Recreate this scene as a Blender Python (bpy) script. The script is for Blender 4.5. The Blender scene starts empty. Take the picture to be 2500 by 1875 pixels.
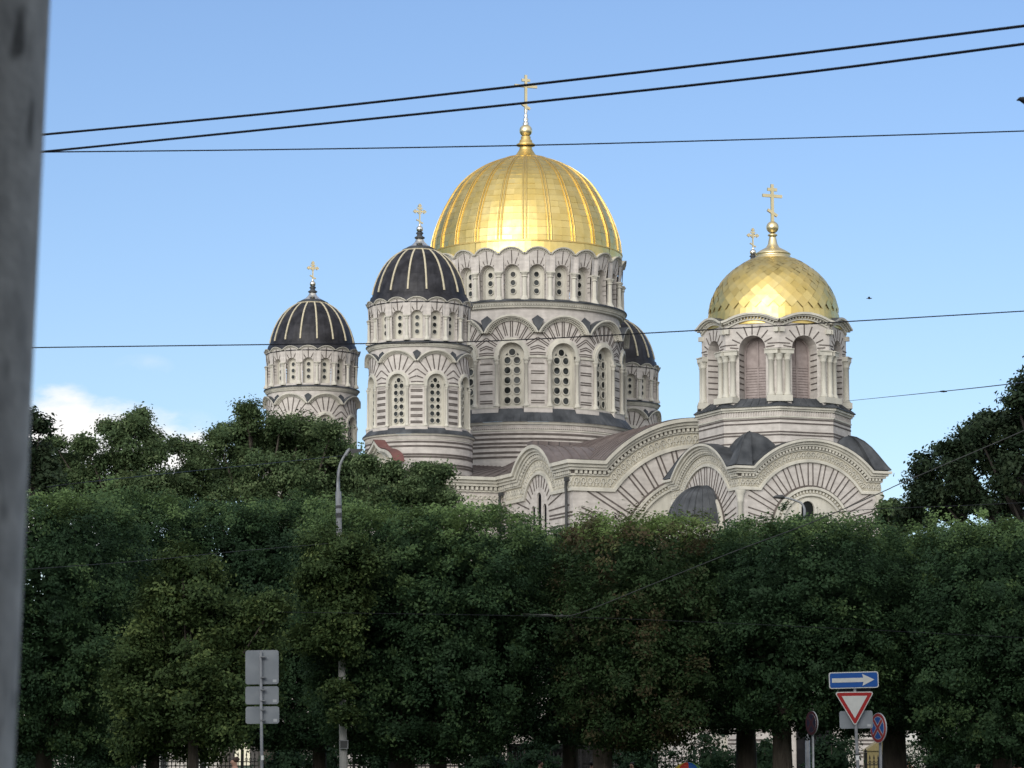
import bpy, math, random
import numpy as np
from mathutils import Vector, Matrix
random.seed(7)
PI = math.pi
sc = bpy.context.scene
COL = sc.collection
# ------------------------------------------------------------------ camera model (for measuring)
FPX = 7260.0; PITCH = math.radians(7.3); HCAM = 1.6; K = 2500/2212.0
cP, sP = math.cos(PITCH), math.sin(PITCH)
def zz(y, Y):
    v = 937.5 - y*K
    return HCAM + Y*(FPX*sP + v*cP)/(FPX*cP - v*sP)
def xx(x, y, Y):
    v = 937.5 - y*K
    return Y*(x*K-1250)/(FPX*cP - v*sP)
def at(x, y, Y): return Vector((xx(x,y,Y), Y, zz(y,Y)))

# ------------------------------------------------------------------ materials
def new_mat(name):
    m = bpy.data.materials.new(name); m.use_nodes = True
    nt = m.node_tree; b = nt.nodes['Principled BSDF']
    return m, nt, b
def N(nt, t, **kw):
    n = nt.nodes.new(t)
    for k, v in kw.items():
        if k.startswith('i_'): n.inputs[k[2:].replace('_',' ')].default_value = v
        else: setattr(n, k, v)
    return n
def noisy(name, c1, c2, scale=3.0, rough=0.8, metal=0.0, bump=0.0, stretch=(1,1,1), detail=6, spec=0.4, lo=.35, hi=.65, lines=0.0, lineamt=.1, bumpscale=None, stain=0.0):
    m, nt, b = new_mat(name); L = nt.links
    tc = N(nt,'ShaderNodeTexCoord'); mp = N(nt,'ShaderNodeMapping'); mp.inputs['Scale'].default_value = stretch
    L.new(tc.outputs['Object'], mp.inputs['Vector'])
    n1 = N(nt,'ShaderNodeTexNoise'); n1.inputs['Scale'].default_value = scale; n1.inputs['Detail'].default_value = detail
    L.new(mp.outputs[0], n1.inputs['Vector'])
    cr = N(nt,'ShaderNodeValToRGB'); cr.color_ramp.elements[0].position = lo; cr.color_ramp.elements[1].position = hi
    cr.color_ramp.elements[0].color = (*c1,1); cr.color_ramp.elements[1].color = (*c2,1)
    L.new(n1.outputs['Fac'], cr.inputs[0])
    col = cr.outputs[0]
    if lines:
        w = N(nt,'ShaderNodeTexWave', wave_type='BANDS', bands_direction='Z'); w.inputs['Scale'].default_value = lines
        w.inputs['Distortion'].default_value = .6; w.inputs['Detail Scale'].default_value = 3
        L.new(tc.outputs['Object'], w.inputs['Vector'])
        mx = N(nt,'ShaderNodeMix', data_type='RGBA', blend_type='MULTIPLY'); mx.inputs[0].default_value = lineamt
        L.new(col, mx.inputs[6]); L.new(w.outputs['Color'], mx.inputs[7]); col = mx.outputs[2]
    if stain:
        ms_ = N(nt,'ShaderNodeMapping'); ms_.inputs['Scale'].default_value = (1,1,.12); L.new(tc.outputs['Object'], ms_.inputs[0])
        ns_ = N(nt,'ShaderNodeTexNoise'); ns_.inputs['Scale'].default_value = 2.4; ns_.inputs['Detail'].default_value = 5; L.new(ms_.outputs[0], ns_.inputs['Vector'])
        rs_ = N(nt,'ShaderNodeMapRange'); rs_.inputs['From Min'].default_value=.35; rs_.inputs['From Max'].default_value=.6; rs_.inputs['To Min'].default_value=1-stain; rs_.inputs['To Max'].default_value=1.0
        L.new(ns_.outputs['Fac'], rs_.inputs['Value'])
        mx_ = N(nt,'ShaderNodeMix', data_type='RGBA', blend_type='MULTIPLY'); mx_.inputs[0].default_value = 1
        L.new(col, mx_.inputs[6]); L.new(rs_.outputs[0], mx_.inputs[7]); col = mx_.outputs[2]
    L.new(col, b.inputs['Base Color'])
    b.inputs['Roughness'].default_value = rough; b.inputs['Metallic'].default_value = metal
    b.inputs['Specular IOR Level'].default_value = spec
    if bump:
        bp = N(nt,'ShaderNodeBump'); bp.inputs['Strength'].default_value = bump; bp.inputs['Distance'].default_value = .05
        n2 = N(nt,'ShaderNodeTexNoise'); n2.inputs['Scale'].default_value = bumpscale or scale*4
        L.new(mp.outputs[0], n2.inputs['Vector']); L.new(n2.outputs['Fac'], bp.inputs['Height']); L.new(bp.outputs[0], b.inputs['Normal'])
    return m
BRICK = noisy('pale_brick', (.51,.475,.445), (.63,.59,.555), 1.7, .9, bump=.15, lines=1.15, lineamt=.05, stain=.10, stretch=(1,1,1.6))
DARKB = noisy('dark_brick', (.088,.074,.068), (.14,.12,.11), 2.0, .85)
TRIM = noisy('cream_stone', (.50,.485,.43), (.64,.615,.54), 1.1, .8, bump=.1, stain=.12, stretch=(1,1,.5))
FRIEZE = noisy('carved_stone', (.40,.37,.30), (.56,.53,.44), 5, .9, bump=.5)
LEAD = noisy('dark_metal_roof', (.042,.047,.054), (.098,.105,.115), .9, .6, metal=.0, spec=.25, stain=.25)
COPPER = noisy('brown_metal_roof', (.145,.118,.112), (.225,.19,.18), .5, .5, metal=.2, stain=.25, stretch=(1,1,.4))
REDR = noisy('red_roof', (.13,.055,.05), (.18,.078,.068), 1.5, .6)
DOMEB = noisy('black_dome_sheet', (.014,.014,.018), (.042,.042,.050), 1.6, .5, metal=.1, spec=.3, stain=.3)
RIBW = noisy('pale_rib', (.50,.45,.32), (.60,.54,.40), 4, .6)
DARK = noisy('dark_void', (.012,.012,.014), (.02,.02,.022), 2, .9, spec=.05)
LOUV = noisy('louvre_wood', (.31,.26,.25), (.40,.34,.33), 3, .7)
PIPE = noisy('drainpipe_metal', (.04,.042,.045), (.065,.068,.07), 3, .5)
def glass_mat():
    m, nt, b = new_mat('window_glass'); L = nt.links
    tc = N(nt,'ShaderNodeTexCoord'); n1 = N(nt,'ShaderNodeTexNoise'); n1.noise_dimensions='4D'; n1.inputs['Scale'].default_value = 1.6
    oi=N(nt,'ShaderNodeObjectInfo'); mw=N(nt,'ShaderNodeMath',operation='MULTIPLY'); mw.inputs[1].default_value=37.0; L.new(oi.outputs['Random'],mw.inputs[0]); L.new(mw.outputs[0],n1.inputs['W'])
    L.new(tc.outputs['Object'], n1.inputs['Vector'])
    cr = N(nt,'ShaderNodeValToRGB'); cr.color_ramp.elements[0].position=.42; cr.color_ramp.elements[1].position=.66
    cr.color_ramp.elements[0].color=(.010,.012,.012,1); cr.color_ramp.elements[1].color=(.06,.068,.07,1)
    L.new(n1.outputs['Fac'], cr.inputs[0]); L.new(cr.outputs[0], b.inputs['Base Color'])
    b.inputs['Roughness'].default_value=.28; b.inputs['Specular IOR Level'].default_value=.14
    return m
GLASS = glass_mat()
def gold_mat(name, c1, c2, rough, scale=.8):
    m = noisy(name, c1, c2, scale, rough, metal=1.0, bump=.05, bumpscale=1.6)
    nt = m.node_tree; b = nt.nodes['Principled BSDF']
    n = N(nt,'ShaderNodeTexNoise'); n.inputs['Scale'].default_value = 2.2
    mr = N(nt,'ShaderNodeMapRange'); mr.inputs['To Min'].default_value = rough*.7; mr.inputs['To Max'].default_value = rough*1.5
    tc = N(nt,'ShaderNodeTexCoord'); nt.links.new(tc.outputs['Object'], n.inputs['Vector'])
    nt.links.new(n.outputs['Fac'], mr.inputs['Value']); nt.links.new(mr.outputs[0], b.inputs['Roughness'])
    return m
GOLD = gold_mat('gold_leaf', (.76,.58,.20), (.84,.67,.28), .38)
GOLD2 = gold_mat('gold_leaf_dull', (.70,.53,.18), (.78,.61,.25), .40)
GOLD3 = gold_mat('gold_leaf_bright', (.80,.62,.23), (.87,.70,.31), .35)
GOLDR = gold_mat('gold_rib', (.66,.49,.17), (.76,.58,.24), .42)
GOLDP = gold_mat('pale_gilding', (.80,.68,.40), (.90,.78,.5), .35)
SILV = noisy('polished_metal', (.75,.73,.66), (.85,.83,.76), 2, .15, metal=1)
CONC = noisy('concrete', (.30,.30,.29), (.42,.42,.40), 2.2, .9, bump=.3, stretch=(1,1,.3))
GALV = noisy('galvanised_steel', (.22,.235,.25), (.30,.315,.33), 6, .55, metal=.3)
WIRE = noisy('cable_black', (.008,.010,.018), (.012,.014,.022), 4, .6)
DBARK = noisy('dark_bark', (.015,.013,.011), (.03,.026,.022), 5, .95, stretch=(1,1,.25))
CABLE = noisy('weathered_cable', (.06,.065,.065), (.09,.095,.095), 4, .8, spec=.1)
IRON = noisy('black_iron', (.012,.012,.013), (.02,.02,.02), 4, .8, spec=.1)
BARK = noisy('bark', (.05,.042,.035), (.10,.085,.07), 5, .95, bump=.8, stretch=(1,1,.25))

# ------------------------------------------------------------------ mesh builder
class MB:
    def __init__(s, mats): s.v=[]; s.f=[]; s.m=[]; s.sm=[]; s.mats=list(mats)
    def mi(s, mat):
        if mat not in s.mats: s.mats.append(mat)
        return s.mats.index(mat)
    def add(s, pts): 
        i = len(s.v); s.v.extend([tuple(p) for p in pts]); return i
    def face(s, idx, mat, smooth=False): s.f.append(tuple(idx)); s.m.append(s.mi(mat)); s.sm.append(smooth)
    def poly(s, pts, mat, smooth=False):
        i = s.add(pts); s.face(range(i, i+len(pts)), mat, smooth)
    def build(s, name, parent=None, loc=(0,0,0), rz=0.0):
        me = bpy.data.meshes.new(name); me.from_pydata(s.v, [], s.f)
        for m in s.mats: me.materials.append(m)
        me.polygons.foreach_set('material_index', s.m); me.polygons.foreach_set('use_smooth', s.sm)
        me.update()
        o = bpy.data.objects.new(name, me); COL.objects.link(o)
        o.parent = parent; o.location = loc; o.rotation_euler = (0,0,rz)
        return o
def link_copy(o, parent=None, loc=None, rz=None):
    c = o.copy(); COL.objects.link(c)
    if parent is not None: c.parent = parent
    if loc is not None: c.location = loc
    if rz is not None: c.rotation_euler = (0,0,rz)
    return c
def tag(o, label=None, cat=None, group=None, kind=None):
    if label: o['label']=label
    if cat: o['category']=cat
    if group: o['group']=group
    if kind: o['kind']=kind
    return o
def empty(name, loc=(0,0,0), rz=0):
    o = bpy.data.objects.new(name, None); COL.objects.link(o); o.location = loc; o.rotation_euler=(0,0,rz); o.empty_display_size=.3
    return o
# mapping (s,z,d) -> xyz
def cyl(R, phi0=0.0):
    def f(s, z, d):
        p = phi0 + s/R; r = R + d
        return (r*math.sin(p), -r*math.cos(p), z)
    return f
def flat(ox, oy, ang):     # ang: outward normal measured from -Y towards +X
    nx, ny = math.sin(ang), -math.cos(ang); ux, uy = math.cos(ang), math.sin(ang)
    def f(s, z, d): return (ox+ux*s+nx*d, oy+uy*s+ny*d, z)
    return f
def strip(mb, mp, A, B, d0, d1, mat, ext=0.0, caps=True, closed=False, topmat=None):
    n = len(A)
    def row(P, d):
        out=[]
        for i,(s,z) in enumerate(P):
            if ext and not closed:
                if i==0: s -= d*ext
                if i==n-1: s += d*ext
            out.append(mp(s,z,d))
        return out
    a1=mb.add(row(A,d1)); b1=mb.add(row(B,d1)); a0=mb.add(row(A,d0)); b0=mb.add(row(B,d0))
    rng = range(n if closed else n-1)
    for i in rng:
        j=(i+1)%n
        mb.face((a1+i,a1+j,b1+j,b1+i),mat)
        mb.face((a0+i,a0+j,a1+j,a1+i),mat)
        mb.face((b1+i,b1+j,b0+j,b0+i),topmat or mat)
    if caps and not closed:
        mb.face((a0,a1,b1,b0),mat); mb.face((a1+n-1,a0+n-1,b0+n-1,b1+n-1),mat)
def box(mb, mp, s0,s1,z0,z1,d0,d1, mat, step=None, ext=0.0):
    n = 1 if not step else max(1,int(math.ceil((s1-s0)/step)))
    ss=[s0+(s1-s0)*i/n for i in range(n+1)]
    strip(mb, mp, [(s,z0) for s in ss], [(s,z1) for s in ss], d0,d1,mat,ext)
def bx(mb, x0,x1,y0,y1,z0,z1, mat):
    strip(mb, lambda s,z,d:(s,d,z), [(x0,z0),(x1,z0)], [(x0,z1),(x1,z1)], y1,y0, mat)
    mb.poly([(x0,y1,z0),(x0,y1,z1),(x1,y1,z1),(x1,y1,z0)],mat)
def arc(c, zc, r, a0, a1, n): return [(c+r*math.sin(a0+(a1-a0)*i/n), zc+r*math.cos(a0+(a1-a0)*i/n)) for i in range(n+1)]
def arcband(mb, mp, c, zc, r0, r1, a0, a1, d0, d1, mat, n=12, topmat=None):
    strip(mb, mp, arc(c,zc,r0,a0,a1,n), arc(c,zc,r1,a0,a1,n), d0,d1,mat,topmat=topmat)
def disc(mb, mp, c, zc, r, d, mat, n=12):
    mb.poly([mp(c+r*math.sin(2*PI*i/n), zc+r*math.cos(2*PI*i/n), d) for i in range(n)], mat)
def ringd(mb, mp, c, zc, r0, r1, d0, d1, mat, n=12):
    A=arc(c,zc,r0,0,2*PI,n)[:-1]; B=arc(c,zc,r1,0,2*PI,n)[:-1]
    strip(mb,mp,A,B,d0,d1,mat,closed=True)
def bar(mb, mp, p, q, w, d0, d1, mat):
    (s0,z0),(s1,z1)=p,q; L=math.hypot(s1-s0,z1-z0)
    if L<1e-4: return
    nx,nz=-(z1-z0)/L*w/2,(s1-s0)/L*w/2
    strip(mb, mp, [(s0-nx,z0-nz),(s1-nx,z1-nz)], [(s0+nx,z0+nz),(s1+nx,z1+nz)], d0,d1,mat)
def lathe(mb, prof, mat, n=64, smooth=False, cx=0,cy=0, phase=0.0, mats=None, cap=False):
    idx=[]
    for r,z in prof:
        idx.append(mb.add([(cx+r*math.sin(2*PI*i/n+phase), cy-r*math.cos(2*PI*i/n+phase), z) for i in range(n)]))
    for k in range(len(prof)-1):
        mm = mats[k] if mats else mat
        for i in range(n):
            j=(i+1)%n
            mb.face((idx[k]+i,idx[k]+j,idx[k+1]+j,idx[k+1]+i),mm,smooth)
    if cap: mb.face([idx[-1]+i for i in range(n)], mat)
def tube(mb, pts, rad, mat, n=8, smooth=True):
    pts=[Vector(p) for p in pts]; rs = rad if isinstance(rad,(list,tuple)) else [rad]*len(pts)
    idx=[]
    for i,p in enumerate(pts):
        t=(pts[min(i+1,len(pts)-1)]-pts[max(i-1,0)]).normalized()
        u=t.cross(Vector((0,0,1)));
        if u.length<.05: u=t.cross(Vector((0,1,0)))
        u.normalize(); w=t.cross(u)
        idx.append(mb.add([p+(u*math.cos(2*PI*k/n)+w*math.sin(2*PI*k/n))*rs[i] for k in range(n)]))
    for a in range(len(pts)-1):
        for k in range(n):
            j=(k+1)%n; mb.face((idx[a]+k,idx[a]+j,idx[a+1]+j,idx[a+1]+k),mat,smooth)
    mb.face([idx[0]+k for k in range(n)],mat); mb.face([idx[-1]+k for k in range(n)],mat)

# wall bay with arched openings
def wallbay(mb, mp, s0, s1, z0, ztop, opens, dB, mat, reveal=None, step=.25, d=0.0):
    cuts={s0,s1}
    n=max(2,int((s1-s0)/step))
    for i in range(n+1): cuts.add(s0+(s1-s0)*i/n)
    for (c,hw,zs,zsp) in opens:
        for i in range(9): cuts.add(c-hw*math.cos(PI*i/8))
    cs=sorted(cuts); cs=[cs[0]]+[b for a,b in zip(cs,cs[1:]) if b-a>1e-5]
    rv = reveal or mat
    def atop(o,s):
        c,hw,zs,zsp=o; t=hw*hw-(s-c)**2
        return zsp+math.sqrt(max(0,t))
    for a,b in zip(cs,cs[1:]):
        m=(a+b)/2; op=None
        for o in opens:
            if abs(m-o[0])<o[1]: op=o
        if op is None:
            mb.poly([mp(a,z0,d),mp(b,z0,d),mp(b,ztop(b),d),mp(a,ztop(a),d)],mat)
        else:
            if op[2]>z0+1e-3:
                mb.poly([mp(a,z0,d),mp(b,z0,d),mp(b,op[2],d),mp(a,op[2],d)],mat)
                mb.poly([mp(a,op[2],d),mp(b,op[2],d),mp(b,op[2],dB),mp(a,op[2],dB)],rv)
            mb.poly([mp(a,atop(op,a),d),mp(b,atop(op,b),d),mp(b,ztop(b),d),mp(a,ztop(a),d)],mat)
            mb.poly([mp(a,atop(op,a),d),mp(a,atop(op,a),dB),mp(b,atop(op,b),dB),mp(b,atop(op,b),d)],rv)
    for (c,hw,zs,zsp) in opens:
        for s in (c-hw,c+hw):
            mb.poly([mp(s,max(zs,z0),d),mp(s,zsp,d),mp(s,zsp,dB),mp(s,max(zs,z0),dB)],rv)
def archpanel(mb, mp, c, hw, zs, zsp, d, mat, n=10):
    P=[(c-hw,zs),(c+hw,zs)]+[(c+hw*math.cos(PI*i/n), zsp+hw*math.sin(PI*i/n)) for i in range(n+1)]
    mb.poly([mp(s,z,d) for s,z in P],mat)

FIX = []   # cathedral local root set later
CX, CY, CROT = 1.05, 222.0, math.radians(21.5)
cathedral = tag(empty('cathedral',(CX,CY,0),CROT),'striped pale brick cathedral with a great ribbed golden dome and dark ribbed corner domes','cathedral')

def vis(phi, cam, lim=100): 
    d=(phi-math.radians(cam)+PI)%(2*PI)-PI
    return abs(d)<math.radians(lim)

# ------------------------------------------------------------------ round tower
def round_tower(name, P, cam):
    zf, ze = P['zf'], P['ze']
    R, n = P['R'], P['n']; RL, nl = P['RL'], P['nl']
    wb=2*PI*R/n; wl=2*PI*RL/nl; S=P['S']     # S scale of mouldings
    # ---- main body: lower brick drum up to the skirt, wall of the lower storey, wall of the arcade
    mb=MB([BRICK]); g=cyl(R); gl=cyl(RL)
    zsk0, zsk1 = P['sk0'], P['sk1']       # skirt roof (upper / eaves)
    RS=P['RS']
    RD=P['RD']
    lathe(mb,[(RD,P['zbase']),(RD,zsk1-.62*S)],BRICK,96)
    for z in P['stripes']:
        lathe(mb,[(RD,z),(RD+.035,z),(RD+.035,z+P['sw']),(RD,z+P['sw'])],DARKB,96)
    # lower storey
    pk,vl = P['lpk'],P['lvl']; h=pk-vl; Rs=((wl/2)**2+h*h)/(2*h); zc=pk-Rs
    hw=P['lhw']; lsp=P['lsp']
    ztop=lambda s: zc+math.sqrt(max(0,Rs*Rs-s*s))-.05
    for k in range(nl):
        gk=cyl(RL,2*PI*k/nl)
        wallbay(mb,gk,-wl/2,wl/2,zsk0-.5*S,ztop,[(0,hw,P['lsill'],lsp)],-.5*S,BRICK,TRIM,step=.3*S)
        # radial voussoir lines
        na=P['nrad']
        for i in range(na):
            a=math.radians(-86+172*i/(na-1))
            for off in ((-.075*S,.075*S) if P['dbl'] else (0,)):
                r0=hw+.42*S; r1=r0
                while r1<r0+3*S:
                    s=r1*math.sin(a)+off*math.cos(a); z=lsp+r1*math.cos(a)-off*math.sin(a)
                    if abs(s)>wl/2-.02 or z>ztop(s)-.42*S: break
                    r1+=.06*S
                if r1-r0>.15*S:
                    f=lambda r:(r*math.sin(a)+off*math.cos(a), lsp+r*math.cos(a)-off*math.sin(a))
                    bar(mb,gk,f(r0+(.12*S if i%2 else 0)),f(r1),P['lw'],-.02,.025,DARKB)
        # pier stripes
        z=P['lsill']+.25*S; i=0
        while z<lsp-.5*S:
            for sgn in (0,):
                box(mb,gk,hw+.5*S,wl-hw-.5*S,z,z+P['lw'],-.02,.03,DARKB,step=.3*S)
            z+= (.17*S if i%2==0 else (.55 if S==1 else .40*S+.08)); i+=1
        if P.get('dent',True):   # little brick ribs below the impost
            m=10
            for i in range(m):
                s=hw+.62*S+(wl-2*hw-1.24*S)*i/(m-1)
                box(mb,gk,s-.03*S,s+.03*S,lsp-.52*S,lsp-.24*S,0,.05,BRICK)
    # arcade storey
    pk2,vl2=P['upk'],P['uvl']; h2=pk2-vl2; Rs2=((wb/2)**2+h2*h2)/(2*h2); zc2=pk2-Rs2
    ztop2=lambda s: zc2+math.sqrt(max(0,Rs2*Rs2-s*s))-.03
    uhw=P['uhw']; usp=P['usp']
    # flared upper wall
    def flare(phi0):
        base=cyl(R,phi0); zt=pk2
        def f(s,z,d):
            t=max(0,min(1,(z-usp-.1)/(zt-usp)))
            return base(s,z,d+.38*S*t*t)
        return f
    for k in range(n):
        gk=flare(2*PI*k/n)
        wallbay(mb,gk,-wb/2,wb/2,P['usill']-.6*S,ztop2,[(0,uhw,P['usill']-.1*S,usp)],-.66*S,BRICK,BRICK,step=.25*S)
        na=P['nrad2']
        for i in range(na):
            a=math.radians(-84+168*i/(na-1)); r0=uhw+.04*S; r1=r0
            while r1<r0+1.5*S:
                s=r1*math.sin(a); z=usp+r1*math.cos(a)
                if abs(s)>wb/2-.01 or z>ztop2(s)-.2*S: break
                r1+=.04*S
            if r1-r0>.08*S:
                bar(mb,gk,(r0*math.sin(a),usp+r0*math.cos(a)),(r1*math.sin(a),usp+r1*math.cos(a)),P['lw']*.85,-.02,.025,DARKB)
        for z in (usp-.12*S,usp-.55*S,usp-.9*S,usp-1.25*S):
            for sg in (-1,1):
                strip(mb,gk,[(sg*uhw,z-.04*S),(sg*(uhw+.14*S),z-.04*S)],[(sg*uhw,z+.03*S),(sg*(uhw+.14*S),z+.03*S)],-.3*S,.03,DARKB)
    # intermediate drum
    lathe(mb,[(R-.05,P['ring1']-.55*S),(R-.02,P['lpk']-.9*S)],BRICK,96)
    lathe(mb,[(R-.3*S,pk2-.1),(R-.3*S-.5,pk2+.3)],BRICK,48)
    body=mb.build(name,cathedral,P['loc'])
    # ---- scalloped cornices
    cn=MB([TRIM])
    for k in range(nl):
        gk=cyl(RL,2*PI*k/nl); am=math.asin(min(1,(wl/2)/Rs))
        arcband(cn,gk,0,zc,Rs-.12*S,Rs,-am,am,-.4*S,.5*S,TRIM,14,topmat=LEAD)
        arcband(cn,gk,0,zc,Rs-.20*S,Rs-.12*S,-am*.98,am*.98,-.1,.40*S,TRIM,14)
        arcband(cn,gk,0,zc,Rs-.40*S,Rs-.34*S,-am*.96,am*.96,-.1,.16*S,TRIM,14)
        nd=int(2*am*Rs/(.17*S)); 
        for i in range(nd):
            a=-am*.95+2*am*.95*(i+.5)/nd
            arcband(cn,gk,0,zc,Rs-.33*S,Rs-.205*S,a-.04*S/Rs,a+.04*S/Rs,-.05,.28*S,TRIM,1)
    cn.build('scalloped_cornice',body); cn=MB([TRIM])
    for k in range(n):
        gk=flare(2*PI*k/n); am=math.asin(min(1,(wb/2)/Rs2))
        arcband(cn,gk,0,zc2,Rs2-.09*S,Rs2,-am,am,-.25*S,.2*S,TRIM,8,topmat=P['scmat'])
        arcband(cn,gk,0,zc2,Rs2-.25*S,Rs2-.21*S,-am*.94,am*.94,-.05,.07*S,TRIM,8)
        nd=max(5,int(2*am*Rs2/(.16*S)))
        for i in range(nd):
            a=-am*.93+2*am*.93*(i+.5)/nd
            arcband(cn,gk,0,zc2,Rs2-.2*S,Rs2-.1*S,a-.03*S/Rs2,a+.03*S/Rs2,-.05,.11*S,TRIM,1)
    cn.build('scalloped_cornice',body)
    # ---- ring cornice below the arcade and above the plain drum
    rc=MB([TRIM]); r1=P['ring1']; RR=P['RR']
    lathe(rc,[(RR,r1-.18*S),(RR,r1-.10*S)],LEAD,96)
    lathe(rc,[(R-.05,r1-.62*S),(RR-.32*S,r1-.58*S),(RR-.27*S,r1-.40*S),(RR-.16*S,r1-.34*S),(RR-.12*S,r1-.25*S),(RR-.03*S,r1-.18*S)],TRIM,96)
    nd=int(2*PI*RR/(.2*S)); gq=cyl(RR-.24*S)
    for i in range(nd):
        s=2*PI*(RR-.24*S)*i/nd; box(rc,gq,s-.05*S,s+.05*S,r1-.44*S,r1-.34*S,-.02,.06*S,TRIM)
    rc.build('ring_cornice',body); rc=MB([TRIM])
    lathe(rc,[(RD,zsk1-.68*S),(RD+.06*S,zsk1-.66*S),(RD+.06*S,zsk1-.58*S),(RD+.02,zsk1-.56*S)],TRIM,96)
    lathe(rc,[(RD+.02,zsk1-.22*S),(RS-.12*S,zsk1-.2*S),(RS-.08*S,zsk1-.1*S),(RS-.02,zsk1-.02)],TRIM,96)
    gq=cyl(RD); nd=int(2*PI*RD/(.15*S))
    for i in range(nd):
        s=2*PI*RD*i/nd; box(rc,gq,s-.035*S,s+.035*S,zsk1-.54*S,zsk1-.24*S,-.02,.05*S,BRICK)
    lathe(rc,[(RD,zsk1-.56*S),(RD,zsk1-.22*S)],BRICK,96)
    rc.build('ring_cornice',body)
    # ---- metal skirts
    sk=MB([LEAD])
    lathe(sk,[(RS+.02,zsk1-.02),(RS,zsk1+.03),(RL+.05,zsk0+.02),(RL-.55*S,zsk0+.05)],LEAD,96)
    gq=cyl(RL)
    ns=int(2*PI*RL/(.45*S))
    for i in range(ns):
        a=2*PI*i/ns; 
        p0=Vector(((RS)*math.sin(a),-(RS)*math.cos(a),zsk1+.03)); p1=Vector(((RL)*math.sin(a),-(RL)*math.cos(a),zsk0+.02))
        tube(sk,[p0,p1],.03*S,LEAD,4,False)
    sk.build('metal_skirt',body); sk=MB([LEAD])
    lathe(sk,[(RR+.02,r1-.12*S),(RR,r1-.06*S),(R-.02,r1+.1*S),(R-.5*S,r1+.12*S)],LEAD,96)
    # roof behind the lower scallops
    sk.build('metal_skirt',body); sk=MB([LEAD])
    gk=cyl(RL,0); w=.45*S; zt=P['lpk']+.05*S; zb=P['lvl']+.02*S
    q=[gk(-w,zt-.34*S,-.0),gk(0,zb,.46*S),gk(w,zt-.34*S,-.0),gk(0,zt,-.15*S)]
    sk.poly([q[0],q[1],q[3]],LEAD); sk.poly([q[1],q[2],q[3]],LEAD); sk.poly([q[0],q[3],q[2],gk(0,zb,-.3)],LEAD)
    first=True
    for k in range(nl):
        a=2*PI*(k+.5)/nl
        if not vis(a,cam): continue
        if first: vo=sk.build('valley_roof',body,(0,0,0),a); first=False
        else: link_copy(vo,body,rz=a)
    # ---- window surround (archivolt, impost, piers)
    sr=MB([TRIM]); gk=cyl(RL,0); pb_={-1:MB([BRICK]),1:MB([BRICK])}
    arcband(sr,gk,0,lsp,hw,hw+.24*S,-PI/2,PI/2,-.15,.14*S,TRIM,14)
    arcband(sr,gk,0,lsp,hw+.24*S,hw+.34*S,-PI/2,PI/2,-.05,.06*S,TRIM,14)
    for sg in (-1,1):
        a,b=sorted((sg*(hw+.0),sg*(wl/2)))
        box(sr,gk,a,b,lsp-.2*S,lsp-.04*S,-.05,.13*S,TRIM,step=.3*S)
        a,b=sorted((sg*hw,sg*(hw+.3*S)))
        box(sr,gk,a,b,lsp-.3*S,lsp,-.1,.22*S,TRIM)
        a,b=sorted((sg*(hw-.02),sg*(wl/2)))
        box(pb_[sg],gk,a,b,P['lsill']-.62*S,P['lsill']-.1*S,-.25*S,.28*S,BRICK,step=.3*S)
        box(pb_[sg],gk,a+.0,b,P['lsill']-.1*S,P['lsill']-.02*S,-.2*S,.31*S,TRIM,step=.3*S)
    first=True
    for k in range(nl):
        if not vis(2*PI*k/nl,cam): continue
        if first: so=[sr.build('window_surround',body,(0,0,0),2*PI*k/nl),pb_[-1].build('pier_base',body,(0,0,0),2*PI*k/nl),pb_[1].build('pier_base',body,(0,0,0),2*PI*k/nl)]; first=False
        else:
            for q_ in so: link_copy(q_,body,rz=2*PI*k/nl)
    # ---- tall window
    w=MB([TRIM,GLASS]); D=-.42*S
    archpanel(w,gk,0,hw+.01,P['lsill'],lsp,D,TRIM)
    cr=P['cr']; dx=P['cdx']; nr=P['crow']; dz=P['cdz']; ztopc=P['ctop']
    def pane(s,z,r=cr):
        disc(w,gk,s,z,r,D+.02,GLASS,14); ringd(w,gk,s,z,r,r+.055*S,D,D+.09*S,TRIM,14)
    pane(0,ztopc)
    for i in range(nr):
        for sg in (-1,1): pane(sg*dx,ztopc-dz*.82-dz*i)
    for sg in (-1,1):
        w.poly([gk(sg*dx*1.05,ztopc-dz*.05,D+.02),gk(sg*dx*1.45,ztopc-dz*.3,D+.02),gk(sg*dx*.95,ztopc-dz*.3,D+.02)],GLASS)
    for i in range(nr-1):
        z=ztopc-dz*.82-dz*(i+.5); q=cr*.28
        for s in (0,-dx*2,dx*2)[:1]:
            w.poly([gk(s-q,z,D+.03),gk(s,z-q,D+.03),gk(s+q,z,D+.03),gk(s,z+q,D+.03)],FRIEZE)
    for sg in (-1,1):
        a,b=sorted((sg*(hw-.1*S),sg*(hw-.02*S))); box(w,gk,a,b,P['lsill'],lsp,D,D+.12*S,TRIM)
    box(w,gk,-hw,hw,P['lsill'],P['lsill']+.09*S,D,D+.14*S,TRIM)
    first=True
    for k in range(nl):
        if not vis(2*PI*k/nl,cam): continue
        if first: wo=w.build('tall_window',body,(0,0,0),2*PI*k/nl); first=False
        else: link_copy(wo,body,rz=2*PI*k/nl)
    # ---- engaged columns of the tall windows
    cm=MB([TRIM]); zb=P['lsill']-.02*S; zt=lsp-.3*S; r=.135*S
    lathe(cm,[(.0,zb),(r*2,zb),(r*2,zb+.1*S),(r*1.55,zb+.14*S),(r*1.6,zb+.2*S),(r*1.15,zb+.27*S),(r,zb+.33*S),(r*.93,zt-.36*S),(r*1.25,zt-.32*S),(r*1.1,zt-.26*S),(r*1.4,zt-.14*S),(r*1.9,zt-.06*S),(r*1.9,zt+.01)],TRIM,10,True,0,-(RL+.1*S))
    first=True
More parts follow.
